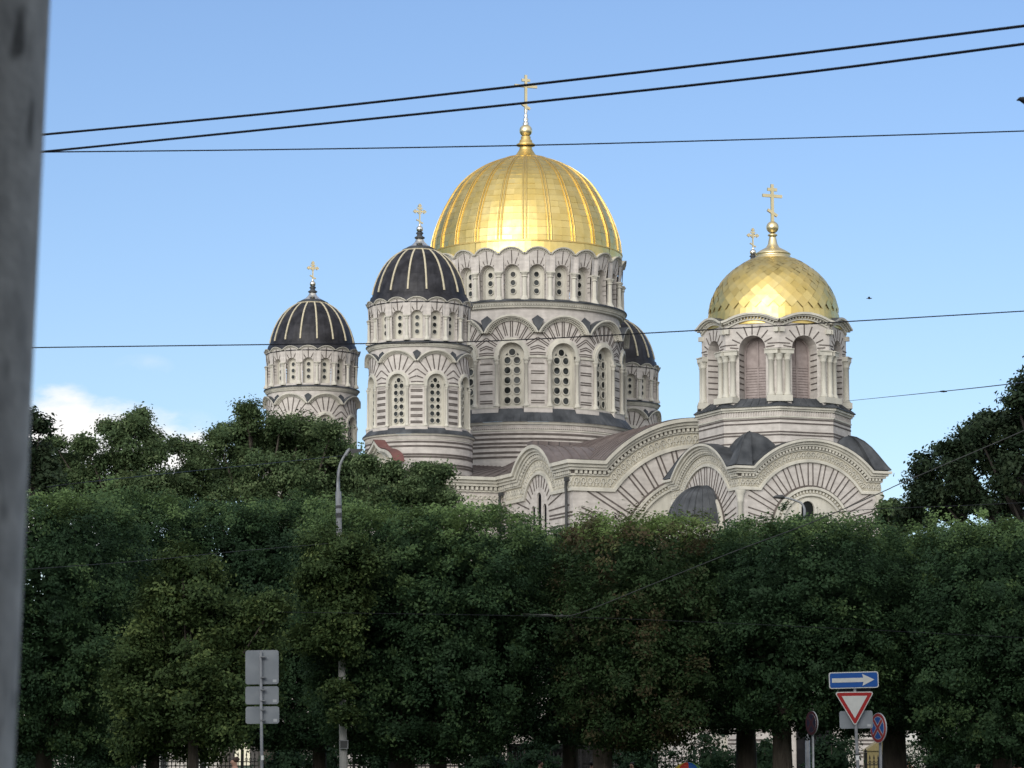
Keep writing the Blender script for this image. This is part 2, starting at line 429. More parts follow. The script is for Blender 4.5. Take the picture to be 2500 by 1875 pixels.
    for k in range(nl):
        for sg in (-1,1):
            a=2*PI*k/nl+sg*(hw+.15*S)/RL
            if not vis(a,cam,95): continue
            if first: co=cm.build('column',body,(0,0,0),a); first=False
            else: link_copy(co,body,rz=a)
    # ---- arcade columns
    cm=MB([TRIM]); zb=P['usill']-.3*S; zt=P['ucap']; r=.175*S
    lathe(cm,[(0,zb),(r*2.1,zb),(r*2.1,zb+.16*S),(r*1.7,zb+.3*S),(r*1.25,zb+.42*S),(r*1.05,zb+.5*S),(r*.95,zt-.36*S),(r*1.45,zt-.3*S),(r*1.1,zt-.22*S),(r*1.5,zt-.12*S),(r*2.0,zt)],TRIM,8,False,0,-(R+.12*S))
    gp=cyl(R,0); pw=wb/2-uhw
    box(cm,gp,-pw*.95,pw*.95,zt,zt+.1*S,-.2*S,.36*S,TRIM)
    box(cm,gp,-pw*.9,pw*.9,zt+.1*S,usp-.02*S,-.2*S,.26*S,BRICK)
    first=True
    for k in range(n):
        a=2*PI*(k+.5)/n
        if not vis(a,cam,95): continue
        if first: co=cm.build('arcade_column',body,(0,0,0),a); first=False
        else: link_copy(co,body,rz=a)
    # ---- arcade windows
    w=MB([TRIM,GLASS]); gk=cyl(R,0); D=-.58*S
    archpanel(w,gk,0,uhw+.05*S,P['usill']-.1*S,usp,D,TRIM)
    arcband(w,gk,0,usp,uhw-.1*S,uhw+.02*S,-PI/2,PI/2,D,D+.1*S,TRIM,10)
    for sg in (-1,1):
        a,b=sorted((sg*(uhw-.1*S),sg*(uhw+.02*S))); box(w,gk,a,b,P['usill']-.1*S,usp,D,D+.1*S,TRIM)
    for i in range(3):
        z=P['uc0']-P['udz']*i
        disc(w,gk,0,z,P['ucr'],D+.02,GLASS,14); ringd(w,gk,0,z,P['ucr'],P['ucr']+.05*S,D,D+.07*S,TRIM,14)
    first=True
    for k in range(n):
        if not vis(2*PI*k/n,cam): continue
        if first: wo=w.build('arcade_window',body,(0,0,0),2*PI*k/n); first=False
        else: link_copy(wo,body,rz=2*PI*k/n)
    return body

def interp(prof, z):
    for (r0,z0),(r1,z1) in zip(prof,prof[1:]):
        if (z0<=z<=z1): 
            t=(z-z0)/(z1-z0) if z1>z0 else 0; return r0+(r1-r0)*t
    return prof[-1][0]
def smooth_prof(prof, m):
    # Catmull-Rom through (r,z)
    out=[]; P=[prof[0]]+list(prof)+[prof[-1]]
    for i in range(1,len(P)-2):
        for j in range(m):
            t=j/m; q=[]
            for c in (0,1):
                p0,p1,p2,p3=P[i-1][c],P[i][c],P[i+1][c],P[i+2][c]
                q.append(.5*((2*p1)+(-p0+p2)*t+(2*p0-5*p1+4*p2-p3)*t*t+(-p0+3*p1-3*p2+p3)*t**3))
            out.append(tuple(q))
    out.append(prof[-1]); return out
def panel_dome(mb, prof, n, mat, tilt, sub=2, rnd=None, phase=0.0, alts=None):
    """each course/segment a sheet of its own, slightly tilted"""
    rnd = rnd or random.Random(3)
    for k in range(len(prof)-1):
        (r0,z0),(r1,z1)=prof[k],prof[k+1]
        for i in range(n):
            if alts: mat=alts[int(rnd.random()**1.3*len(alts))]
            t1=rnd.uniform(-1,1)*tilt; t2=rnd.uniform(-1,1)*tilt
            pts=[]
            for (r,z,tt) in ((r0,z0,0),(r1,z1,1)):
                row=[]
                for j in range(sub+1):
                    a=2*PI*(i+j/sub)/n+phase
                    dr=t1*(tt-.5)+t2*(j/sub-.5)+.012*tt*0
                    row.append(((r+dr)*math.sin(a),-(r+dr)*math.cos(a),z))
                pts.append(row)
            for j in range(sub):
                mb.poly([pts[0][j],pts[0][j+1],pts[1][j+1],pts[1][j]],mat)
def rib(mb, prof, a, w, dep, mat, gap=0.0):
    mat2=mat
    for off in ((-gap,gap) if gap else (0,)):
        L=[];Rr=[];L0=[];R0=[]
        for r,z in prof:
            da=w/2
            for lst,s,d in ((L,-da,dep),(Rr,da,dep),(L0,-da,-.05),(R0,da,-.05)):
                x=(off*min(1,r/prof[0][0]+.25)+s)
                rr=r+d; 
                lst.append((rr*math.sin(a)+x*math.cos(a), -rr*math.cos(a)+x*math.sin(a), z))
        n=len(prof); l=mb.add(L); r_=mb.add(Rr); l0=mb.add(L0); r0=mb.add(R0)
        for k in range(n-1):
            mb.face((l+k,r_+k,r_+k+1,l+k+1),mat,True); mb.face((l0+k,l+k,l+k+1,l0+k+1),mat); mb.face((r_+k,r0+k,r0+k+1,r_+k+1),mat)
def cross_mesh(H, main, up, low, th, w, mat, fancy=False, zm=.66, zu=.84, zl=.22):
    mb=MB([mat]); f=flat(0,0,0)
    def b(s0,s1,z0,z1): 
        strip(mb,f,[(s0,z0),(s1,z0)],[(s0,z1),(s1,z1)],-th/2,th/2,mat); mb.poly([f(s0,z0,-th/2),f(s0,z1,-th/2),f(s1,z1,-th/2),f(s1,z0,-th/2)],mat)
    b(-w/2,w/2,0,H)
    strips=[((-main,H*zm),(-w/2-.003,H*zm)),((w/2+.003,H*zm),(main,H*zm)),((-up,H*zu),(-w/2-.003,H*zu)),((w/2+.003,H*zu),(up,H*zu))]
    for p,q in strips: b(p[0],q[0],p[1]-w/2,p[1]+w/2)
    bar(mb,f,(-low,H*zl+low*.55),(low,H*zl-low*.55),w*.9,-th/2-.006,th/2+.006,mat)
    if fancy:
        r=w*.95
        for (s,z) in ((-main,H*zm),(main,H*zm),(0,H)):
            for (ds,dz) in ((0,0),):
                ringd(mb,f,s,z,r*.35,r,-th/2-.01,th/2+.01,mat,10)
            nx,nz=(1 if s>0 else -1 if s<0 else 0),(1 if s==0 else 0)
            for sg in (-1,1):
                ringd(mb,f,s-nx*r*.9+(sg*r*.9 if s==0 else 0), z-nz*r*.9+(sg*r*.9 if s!=0 else 0), r*.3,r*.8,-th/2-.014,th/2+.014,mat,8)
        ringd(mb,f,0,H*zm,main*.36,main*.36+w*.5,-th/2-.02,th/2+.02,mat,14)
        for sg in (-1,1):
            ringd(mb,f,sg*low,H*zl-sg*low*.55,r*.2,r*.7,-th/2-.018,th/2+.018,mat,8)
    return mb

# ------------------------------------------------------------------ main tower
def z3(y): return (650+y*.3315)/K     # helpers: reading rows off enlarged crops
def z1(y): return (150+y*.3617)/K
def z2(y): return (480+y*.4219)/K
def z4(y): return (430+y*.3918)/K
def z6(y): return (980+y*.2712)/K
def z7(y): return (980+y*.29385)/K
F=lambda y: zz(y,214.8); E=lambda y: zz(y,222.0)
sk1=F(z3(1152))
strp=[]
for y in (1218,1250,1285,1318,1345,1385,1420,1500,1530,1640,1670): strp.append(F(z3(y)))
Pm=dict(zf=F,ze=E,R=7.12,n=24,RL=7.35,nl=12,S=1.0,RS=8.15,RD=7.9,loc=(0,0,0),
  sk0=F(z3(1050)),sk1=sk1,zbase=12.0,stripes=strp,sw=.15,
  lpk=F(z3(362)),lvl=F(z3(490)),lhw=.93,lsp=F(z3(655)),lsill=F(z3(1035)),nrad=13,dbl=True,lw=.075,
  upk=F(z1(1252)),uvl=F(z1(1296)),uhw=.60,usp=F(z1(1365))-.60,usill=F(z1(1598)),ucap=F(z1(1425)),nrad2=9,
  ring1=F(z3(245)),RR=7.62,cr=.25,cdx=.37,crow=5,cdz=(F(z3(690))-F(z3(985)))/4,ctop=F(z3(628)),
  uc0=F(z1(1427)),udz=(F(z1(1427))-F(z1(1540)))/2,ucr=.2,scmat=TRIM)
main_tower=round_tower('main_drum_tower',Pm,-21.5)
m1=.01122
out=[(1310,642),(1225,633),(1130,606),(1040,570),(960,528),(880,478),(820,427),(770,368),(725,300),(690,225),(665,150),(652,95)]
prof=[(hw*m1,E(z1(y))) for y,hw in out]
ZBAND=F(z1(1207))
prof=[(7.20,ZBAND)]+[q for q in prof if q[1]>ZBAND+.35]
sp=smooth_prof(prof,2)
DM=MB([GOLD])
# skirt band
lathe(DM,[(7.25,F(z1(1285))),(7.22,ZBAND)],GOLD,48,False)
panel_dome(DM,[(7.30,F(z1(1285))),(7.26,ZBAND-.03)],48,GOLD,.03)
panel_dome(DM,sp[:-2],24,GOLD,.016,3,alts=[GOLD,GOLD3,GOLD2])
for r_,z_ in sp[1:-2]: lathe(DM,[(r_+.0,z_-.014),(r_+.010,z_),(r_-.012,z_+.014)],GOLD2,72)
dome=DM.build('golden_dome',main_tower)
rb=MB([GOLDR]); 
rib(rb,sp[:-2],0,.11,.08,GOLDR,gap=.12)
first=True
for k in range(24):
    a=2*PI*(k+.5)/24
    if not vis(a,-21.5,105): continue
    if first: ro=rb.build('dome_rib',main_tower,(0,0,0),a); first=False
    else: link_copy(ro,main_tower,rz=a)
bd=MB([GOLDR])
r0,zr=sp[0]
lathe(bd,[(r0+.02,zr-.05),(r0+.12,zr-.02),(r0+.12,zr+.06),(r0+.02,zr+.1)],GOLDR,96)
rt,zt=sp[-3]
lathe(bd,[(rt+.08,zt-.08),(rt+.12,zt),(rt-.1,zt+.1),(rt-.5,zt+.18)],GOLDR,64)
bd.build('dome_band',main_tower)
fn=MB([GOLDR])
pf=[(1.35,E(z1(668))),(1.05,E(z1(650))),(.75,E(z1(630))),(.52,E(z1(600))),(.45,E(z1(578))),(.7,E(z1(570))),(.72,E(z1(562))),(.5,E(z1(550))),(.48,E(z1(535))),(.36,E(z1(525))),(.38,E(z1(510))),(.3,E(z1(505)))]
lathe(fn,pf,GOLDR,32,True)
zb=E(z1(468)); 
lathe(fn,[(.02+.47*math.sin(t),zb-.47*math.cos(t)) for t in [PI*i/12 for i in range(1,12)]],GOLDP,24,True)
lathe(fn,[(.22,E(z1(430))),(.24,E(z1(415))),(.14,E(z1(410))),(.2,E(z1(395))),(.2,E(z1(388))),(.12,E(z1(380))),(.17,E(z1(365))),(.10,E(z1(355))),(.08,E(z1(325)))],SILV,16,True)
fn.build('finial',main_tower)
H=E(z1(92))-E(z1(345))
cross_mesh(H,.92,.34,.34,.14,.20,GOLDP,False,zm=.70,zu=.86,zl=.16).build('cross',main_tower,(0,0,E(z1(345))))

# ------------------------------------------------------------------ corner towers (T1 measured; others copies)
F2=lambda y: zz(y,205.4-3.5); E2=lambda y: zz(y,205.4)
strp=[]
for y in (1425,1450,1498,1512,1555,1570,1612,1627,1680,1695,1745,1760,1810,1825): strp.append(F2(z2(y)))
Pt=dict(zf=F2,ze=E2,R=3.46,n=16,RL=3.5,nl=8,S=.62,RS=3.92,RD=3.72,loc=(-13.12,-12.8,0),
  sk0=F2(z2(1338)),sk1=F2(z2(1372)),zbase=10.0,stripes=strp,sw=.12,
  lpk=F2(z2(886)),lvl=F2(z2(950)),lhw=.66,lsp=F2(z2(1078)),lsill=F2(z2(1325)),nrad=12,dbl=False,lw=.075,
  upk=F2(z2(580)),uvl=F2(z2(603)),uhw=.42,usp=F2(z2(655))-.42,usill=F2(z2(815)),ucap=F2(z2(690)),nrad2=7,
  ring1=F2(z2(836)),RR=3.72,cr=.165,cdx=.225,crow=6,cdz=(F2(z2(1098))-F2(z2(1300)))/5,ctop=F2(z2(1058)),
  uc0=F2(z2(695)),udz=(F2(z2(695))-F2(z2(777)))/2,ucr=.155,scmat=LEAD)
def add_corner_top(body):
    m=.01209
    out=[(605,277),(560,270),(500,252),(450,230),(405,203),(365,168),(335,130),(316,95)]
    prof=[(hw*m,E2(z2(y))) for y,hw in out]
    sp=smooth_prof(prof,3)
    d=MB([DOMEB]); lathe(d,[(3.62,F2(z2(612))),(3.42,E2(z2(596)))]+sp[1:2],DOMEB,16*3,False); panel_dome(d,[(sp[1][0],sp[1][1]-.02)]+sp[4::3],16,DOMEB,.014,3); lathe(d,[(r-.03,z) for r,z in sp],DOMEB,32)
    # horizontal sheet joints
    d.build('dark_dome',body)
    rb=MB([RIBW]); rib(rb,sp[2:],0,.12,.06,RIBW)
    first=True
    for k in range(16):
        a=2*PI*(k+.5)/16
        if not vis(a,-21.5,105): continue
        if first: ro=rb.build('dome_rib',body,(0,0,0),a); first=False
        else: link_copy(ro,body,rz=a)
    f=MB([LEAD])
    zc=sp[-1][1]; rc=sp[-1][0]
    lathe(f,[(rc+.12,zc-.14),(rc+.14,zc-.02),(rc+.02,zc)],RIBW,32)
    lathe(f,[(rc+.06,zc),(rc+.06,zc+.06),(rc-.15,zc+.16),(.85,E2(z2(296)))],LEAD,32,True)
    lathe(f,[(.85,E2(z2(296))),(.55,E2(z2(282))),(.34,E2(z2(265))),(.26,E2(z2(248)))],SILV,24,True)
    lathe(f,[(.26,E2(z2(248))),(.36,E2(z2(243))),(.36,E2(z2(238))),(.2,E2(z2(230))),(.18,E2(z2(222))),(.27,E2(z2(215))),(.2,E2(z2(207)))],LEAD,24,True)
    zb=E2(z2(190)); lathe(f,[(.24*math.sin(t),zb-.24*math.cos(t)) for t in [PI*i/10 for i in range(1,10)]],SILV,20,True)
    lathe(f,[(.07,zb+.22),(.09,zb+.3),(.04,zb+.36),(.04,zb+.4)],SILV,10,True)
    f.build('finial',body)
    z0=E2(z2(170)); H=E2(z2(50))-z0
    cross_mesh(H,.40,.2,.19,.07,.09,GOLDP,True,zm=.68,zu=.84,zl=.2).build('cross',body,(0,0,z0))
t1=round_tower('corner_tower',Pt,-21.5); add_corner_top(t1)
for loc in ((-12.8,12.8,0),(12.8,12.8,0),(12.8,-12.8,0)):
    c=link_copy(t1,cathedral,loc)
    for ch in list(t1.children): link_copy(ch,c)

# ------------------------------------------------------------------ bell tower
YB=184.0; BL=(.3,-41.0,0)
Eb=lambda y: zz(y,YB); Fb=lambda y: zz(y,YB-4.3)
T8=math.tan(PI/8)
bt=MB([BRICK])
AP=4.5*math.cos(PI/8)        # apothem of arcade wall
fw=2*AP*T8
bpk,bvl=Fb(z4(846)),Fb(z4(893)); h=bpk-bvl; RsB=((fw/2)**2+h*h)/(2*h); zcB=bpk-RsB
ohw=.86; osp=Fb(z4(985))-ohw; osill=Fb(z4(1382))
ztB=lambda s: zcB+math.sqrt(max(0,RsB*RsB-s*s))-.05
for k in range(8):
    a=2*PI*k/8; g=flat(AP*math.sin(a),-AP*math.cos(a),a)
    wallbay(bt,g,-fw/2,fw/2,osill-.6,ztB,[(0,ohw,osill-.55,osp)],-1.25,BRICK,BRICK,step=.4)
    # vertical niche jamb stripes, radial lines
    for i in range(9):
        an=math.radians(-84+168*i/8); r0=ohw+.03; r1=r0+ (.62 if 1<i<7 else .55)
        bar(bt,g,(r0*math.sin(an),osp+r0*math.cos(an)),(r1*math.sin(an),osp+r1*math.cos(an)),.07,-.02,.025,DARKB)
    for i in range(7):
        z=osp-.25-i*.36
        for sg in (-1,1):
            strip(bt,g,[(sg*(ohw-.025),z-.035),(sg*(ohw+.02),z-.035)],[(sg*(ohw-.025),z+.035),(sg*(ohw+.02),z+.035)],-.85,-.02,DARKB)
    for (z,e) in ((osp-.05,0),(osp+.28,.0)):
        for sg in (-1,1):
            aa,bb=sorted((sg*(ohw+.12),sg*fw/2)); box(bt,g,aa,bb,z,z+.065,-.02,.03,DARKB)
# octagonal base drum
APb=4.72*math.cos(PI/8); fb=2*APb*T8
zE=Fb(z4(1432))
for k in range(8):
    a=2*PI*k/8; g=flat(APb*math.sin(a),-APb*math.cos(a),a)
    box(bt,g,-fb/2,fb/2,12,zE-.2,-1.0,0,BRICK,ext=T8)
    for y in (1520,1545,1600,1618,1668,1690): 
        z=Fb(z4(y)); box(bt,g,-fb/2,fb/2,z,z+.085,-.05,.03,DARKB,ext=T8)
    m=22
    for i in range(m):
        s=-fb/2+.12+(fb-.24)*i/(m-1); box(bt,g,s-.03,s+.03,Fb(z4(1502)),Fb(z4(1464)),-.02,.05,BRICK)
bell=bt.build('bell_tower',cathedral,BL)
cn=MB([TRIM])
am=math.asin((fw/2)/RsB)
for k in range(8):
    a=2*PI*k/8; g=flat(AP*math.sin(a),-AP*math.cos(a),a)
    def P_(r): return arc(0,zcB,r,-am,am,16)
    strip(cn,g,P_(RsB-.13),P_(RsB),-.3,.42,TRIM,T8,topmat=LEAD)
    strip(cn,g,P_(RsB-.22),P_(RsB-.13),-.3,.30,TRIM,T8)
    strip(cn,g,P_(RsB-.46),P_(RsB-.36),-.1,.12,TRIM,T8)
    nd=15
    for i in range(nd):
        an=-am*.9+2*am*.9*i/(nd-1); arcband(cn,g,0,zcB,RsB-.36,RsB-.23,an-.035/RsB,an+.035/RsB,-.05,.2,TRIM,1)
    if k: continue
    ims=[]
    for sg in (-1,1):
        im=MB([TRIM]); ims.append((im,'console')); aa,bb=sorted((sg*(fw/2-.28),sg*(fw/2))); box(im,g,aa,bb,bvl-.78,bvl-.5,-.05,.24,TRIM,ext=0)
    # impost
    for sg in (-1,1):
        P0=[(sg*ohw,osp-.38),(sg*fw/2,osp-.38)]; 
        aa,bb=sorted((sg*(ohw+.02),sg*fw/2))
        im=MB([TRIM]); ims.append((im,'impost_band')); box(im,g,aa,bb,osp-.36,osp-.12,-.02,.34,TRIM)
        box(im,g,aa-.03 if sg<0 else aa,bb if sg<0 else bb+.03,osp-.12,osp-.06,-.02,.40,TRIM)
cn.build('scalloped_cornice',bell); cn=MB([TRIM])
for k in range(8):
    a=2*PI*k/8; g=flat(APb*math.sin(a),-APb*math.cos(a),a)
    for (z0,z1_,d) in ((zE-.32,zE-.2,.12),(zE-.2,zE-.05,.22),(zE-.72,zE-.64,.06)):
        box(cn,g,-fb/2,fb/2,z0,z1_,-.1,d,TRIM,ext=T8)
cn.build('ring_cornice',bell)
for im,nm in ims:
    im_=im.build(nm,bell)
    for k in range(1,8):
        if vis(2*PI*k/8,-26.5,105): link_copy(im_,bell,rz=2*PI*k/8)
sk=MB([LEAD]); ph=PI/8
lathe(sk,[(5.05,zE-.06),(5.05,zE),(4.3,Fb(z4(1378))),(3.2,Fb(z4(1372)))],LEAD,8,phase=ph)
for k in range(8):
    a=2*PI*k/8; 
    for i in range(-3,4):
        g=flat(0,0,a); s=i*.48
        p0=g(s,zE+.02,5.05*math.cos(PI/8)); p1=g(s*.86,Fb(z4(1378))+.01,4.3*math.cos(PI/8)); tube(sk,[p0,p1],.03,LEAD,4,False)
sk.build('metal_skirt',bell)
# column clusters
cl=MB([TRIM]); r=.17; zb=Fb(z4(1370)); zt=osp-.36
for s,d in ((0,4.5),(-.5,4.42),(.5,4.42)):
    cxx,cyy=s,-d
    lathe(cl,[(0,zb),(r*1.5,zb),(r*1.5,zb+.08),(r*1.2,zb+.2),(r,zb+.28),(r*.95,zt-.4),(r*1.3,zt-.36),(r*1.05,zt-.3),(r*1.35,zt-.15),(r*1.7,zt)],TRIM,12,True,cxx,cyy)
bx(cl,-.78,.78,-4.78,-4.1,zb-.36,zb,TRIM); bx(cl,-.72,.72,-4.6,-3.8,zb-.6,zb-.36,BRICK)
first=True
for k in range(8):
    a=2*PI*(k+.5)/8
    if not vis(a,-26.5,100): continue
    if first: co=cl.build('column_cluster',bell,(0,0,0),a); first=False
    else: link_copy(co,bell,rz=a)
# louvred openings
lv=MB([LOUV]); g=flat(0,-AP,0); D=-1.12
for sg in (-1,1):
    a_,b_=sorted((sg*.03,sg*.80))
    for i in range(16):
        z=osill-.45+i*.165
        strip(lv,g,[(a_,z),(b_,z)],[(a_,z+.12),(b_,z+.12)],D-.04,D+.03,LOUV)
archpanel(lv,g,0,ohw,osill-.55,osp,D-.02,LOUV)
box(lv,g,-.04,.04,osill-.5,osp+.6,D,D+.07,LOUV)
for sg in (-1,1):
    a_,b_=sorted((sg*.78,sg*.86)); box(lv,g,a_,b_,osill-.5,osp,D,D+.07,LOUV)
arcband(lv,g,0,osp,.74,.86,-PI/2,PI/2,D,D+.06,LOUV,10)
first=True
for k in range(8):
    a=2*PI*k/8
    if not vis(a,-26.5,100): continue
    if first: lo=lv.build('louvred_opening',bell,(0,0,0),a); first=False
    else: link_copy(lo,bell,rz=a)
# diamond sheeted golden dome
m=.01007
out=[(880,404),(830,399),(790,390),(740,370),(690,342),(640,305),(600,263),(565,215),(540,175),(520,135)]
prof=[(hw*m,Eb(z4(y))) for y,hw in out]
prof=[(4.28,Fb(z4(912)))]+[q for q in prof if q[1]>Fb(z4(860))+.25]
sp=smooth_prof(prof,4)
d=MB([GOLD]); lathe(d,[(r-.03,z) for r,z in sp],GOLD,64,True)
arcL=[0]
for (r0,z0),(r1,z1_) in zip(sp,sp[1:]): arcL.append(arcL[-1]+math.hypot(r1-r0,z1_-z0))
def on(t):
    t=max(0,min(arcL[-1],t))
    for i in range(len(arcL)-1):
        if t<=arcL[i+1]:
            q=(t-arcL[i])/(arcL[i+1]-arcL[i]+1e-9); return sp[i][0]+(sp[i+1][0]-sp[i][0])*q, sp[i][1]+(sp[i+1][1]-sp[i][1])*q
    return sp[-1]
rnd=random.Random(11)
nn=34; t=1.0; rows=[1.05]; 
while rows[-1]<arcL[-1]-.1:
    rr,_=on(rows[-1]); rows.append(rows[-1]+max(.14,2*PI*rr/nn*.52))
for kk in range(len(rows)-2):
    for i in range(nn):
        a0=2*PI*(i+(.5 if kk%2 else 0))/nn; ha=PI/nn
        tl=[rnd.uniform(-1,1)*.024 for _ in range(2)]
        pts=[]
        for (da,tt,e) in ((0,rows[kk],-tl[0]),(ha,rows[kk+1],tl[1]),(0,rows[kk+2],tl[0]),(-ha,rows[kk+1],-tl[1])):
            r,z=on(tt); r+=.03+e
            pts.append((r*math.sin(a0+da),-r*math.cos(a0+da),z))
        gm=[GOLD,GOLD3,GOLD2][int(rnd.random()**1.3*3)]; d.poly([pts[0],pts[1],pts[3]],gm); d.poly([pts[1],pts[2],pts[3]],gm)
panel_dome(d,[on(.15),on(.6),on(1.08)][0:3],32,GOLD,.03)
d.build('golden_dome',bell)
f=MB([GOLD])
lathe(f,[(1.15,Eb(z4(525))),(1.12,Eb(z4(505))),(1.0,Eb(z4(500))),(1.12,Eb(z4(492))),(1.12,Eb(z4(486))),(.8,Eb(z4(466))),(.42,Eb(z4(446))),(.3,Eb(z4(425))),(.24,Eb(z4(392))),(.2,Eb(z4(378))),(.3,Eb(z4(372))),(.3,Eb(z4(366))),(.2,Eb(z4(360)))],GOLDP,32,True)
zb=Eb(z4(320)); lathe(f,[(.39*math.sin(t),zb-.39*math.cos(t)) for t in [PI*i/12 for i in range(1,12)]],GOLDP,24,True)
f.build('finial',bell)
z0=Eb(z4(286)); H=Eb(z4(52))-z0
cross_mesh(H,.68,.33,.33,.12,.19,GOLDP,False,zm=.69,zu=.86,zl=.24).build('cross',bell,(0,0,z0))

# ------------------------------------------------------------------ arched gable facade
def gable(parent, ox, oy, ang, hw, Rm, zc, bands, zflat_low, zbot, inner, stripes, ext=1.0, deep=None, wins=None, nring=0):
    """bands: list of (r0,r1,d,mat). concentric round zc; flats continue at the level offset"""
    g=flat(ox,oy,ang)
    def path(r, n=28):
        zl=zflat_low+(r-Rm); x=math.sqrt(max(.01,r*r-(zl-zc)**2)); x=min(x,hw-.05); a=math.asin(min(1,x/r))
        return [(-hw,zl)]+arc(0,zc,r,-a,a,n)+[(hw,zl)]
    cor=MB([TRIM]); fr=MB([FRIEZE]); wl=MB([BRICK])
    for (r0,r1,d,mt,dm) in bands:
        tgt = fr if mt is FRIEZE else cor
        strip(tgt,g,path(r0),path(r1),-.4,d,mt,ext, topmat=dm)
        pl=path((r0+r1)/2,60)
        L=[0]
        for p,q in zip(pl,pl[1:]): L.append(L[-1]+math.hypot(q[0]-p[0],q[1]-p[1]))
        def along(t):
            for i in range(len(L)-1):
                if t<=L[i+1]:
                    q=(t-L[i])/(L[i+1]-L[i]+1e-9); p0,p1=pl[i],pl[i+1]; dx,dz=p1[0]-p0[0],p1[1]-p0[1]; l=math.hypot(dx,dz) or 1
                    return p0[0]+dx*q,p0[1]+dz*q,dx/l,dz/l
            return pl[-1][0],pl[-1][1],1,0
        if mt is FRIEZE:       # carved rings and leaf shapes
            w=(r1-r0); st=w*.62; n=int(L[-1]/st)
            for i in range(n):
                s,z,dx,dz=along((i+.5)*L[-1]/n)
                nx,nz=-dz,dx; rr=st*.42
                ringd(fr,g,s+nx*w*.08,z+nz*w*.08,rr*.72,rr,d-.02,d+.07,TRIM,10)
                bar(fr,g,(s-nx*w*.36,z-nz*w*.36),(s+nx*w*.18,z+nz*w*.18),st*.16,d-.02,d+.06,TRIM)
                bar(fr,g,(s-nx*w*.42-dx*st*.5,z-nz*w*.42-dz*st*.5),(s-nx*w*.05-dx*st*.5,z-nz*w*.05-dz*st*.5),st*.12,d-.02,d+.06,TRIM)
        if mt is DARKB:        # dentil row: light blocks over a dark recess
            w=(r1-r0); st=w*1.35; n=int(L[-1]/st)
            for i in range(n):
                s,z,dx,dz=along((i+.5)*L[-1]/n); nx,nz=-dz,dx
                bar(cor,g,(s-nx*w*.46,z-nz*w*.46),(s+nx*w*.46,z+nz*w*.46),st*.55,d-.02,d+.16,TRIM)
    zt=lambda s,P=path(Rm+.03): float(np.interp(s,[p[0] for p in P],[p[1] for p in P]))
    opens=[(w[0],w[1],w[2],w[3]) for w in (wins or [])]
    wallbay(wl,g,-hw,hw,zbot,zt,opens,-.5,BRICK,BRICK,step=.4)
    r_in=inner
    if stripes:
        n,lw,dbl=stripes
        for i in range(n):
            a=math.radians(-88+176*i/(n-1))
            for off in ((-.16,.16) if dbl else (0,)):
                r1=r_in
                def fp(r): return (r*math.sin(a)+off*math.cos(a), zc+r*math.cos(a)-off*math.sin(a))
                while r1<Rm+3:
                    s,z=fp(r1)
                    if abs(s)>hw-.6 or z>zt(s)-.05: break
                    r1+=.08
                if r1-r_in>.3 and fp(r_in)[1]>zbot: bar(wl,g,fp(r_in),fp(r1),lw,-.02,.03,DARKB)
    z=zc-.35; i=0
    while z>zbot:
        for sg in (-1,1):
            a_,b_=sorted((sg*(r_in+.1),sg*(hw-.02)))
            if b_-a_>.1: box(wl,g,a_,b_,z,z+.1,-.02,.03,DARKB)
        z-=(.22 if i%2==0 else .55); i+=1
    if nring:
        q=r_in
        arcband(wl,g,0,zc,q-.12,q,-PI/2,PI/2,-.1,.06,DARKB,30)
        arcband(cor,g,0,zc,q-.28,q-.12,-PI/2,PI/2,-.1,.26,TRIM,30)
        arcband(cor,g,0,zc,q-.52,q-.28,-PI/2,PI/2,-.1,.08,FRIEZE,30)
        arcband(cor,g,0,zc,q-.66,q-.52,-PI/2,PI/2,-.1,.2,TRIM,30)
        nd=int(PI*q/.26)
        for i in range(nd):
            a=-PI/2+PI*(i+.5)/nd; arcband(cor,g,0,zc,q-.48,q-.32,a-.06/q,a+.06/q,0,.2,TRIM,1)
        for sg in (-1,1):
            a_,b_=sorted((sg*(q-.66),sg*(q-.12))); box(cor,g,a_,b_,zbot,zc,-.1,.2,TRIM)
        P=arc(0,zc,q-.6,-PI/2,PI/2,24)
        wl.poly([g(s,z,-.0+.035) for s,z in P],TRIM)
    w=wl.build('gable_wall',parent)
    cor.build('arched_cornice',parent); 
    if fr.f: fr.build('carved_frieze',parent)
    for (c,h_,zs,zsp) in opens:
        wd=MB([DARK]); archpanel(wd,g,c,h_-.005,zs,zsp,-.12,DARK)
        for k in range(int((zsp-zs)/.8)): box(wd,g,c-h_+.01,c+h_-.01,zs+.8*k,zs+.8*k+.05,-.12,-.09,LOUV)
        wd.build('arched_window',parent)
    return g, path

# west arm front gable
ZC=zz(998,191.5)
apexz=zz(905,193.7); RO=9.35; zcw=apexz-RO; Rm=RO-1.95
bands=[(Rm,Rm+.18,.16,TRIM,None),(Rm+.18,Rm+.26,.06,TRIM,None),(Rm+.26,Rm+1.0,.04,FRIEZE,None),(Rm+1.0,Rm+1.10,.14,TRIM,None),(Rm+1.10,Rm+1.34,.10,DARKB,None),(Rm+1.34,Rm+1.52,.34,TRIM,None),(Rm+1.52,Rm+1.72,.48,TRIM,None),(Rm+1.72,Rm+1.95,.66,TRIM,COPPER)]
gw,pw=gable(cathedral,0,-30.4,0,8.9,Rm,zcw,bands,ZC-1.95,3.0,5.65,(20,.10,True),nring=1,wins=[(0,1.4,zcw-2.5,zcw+.8)])
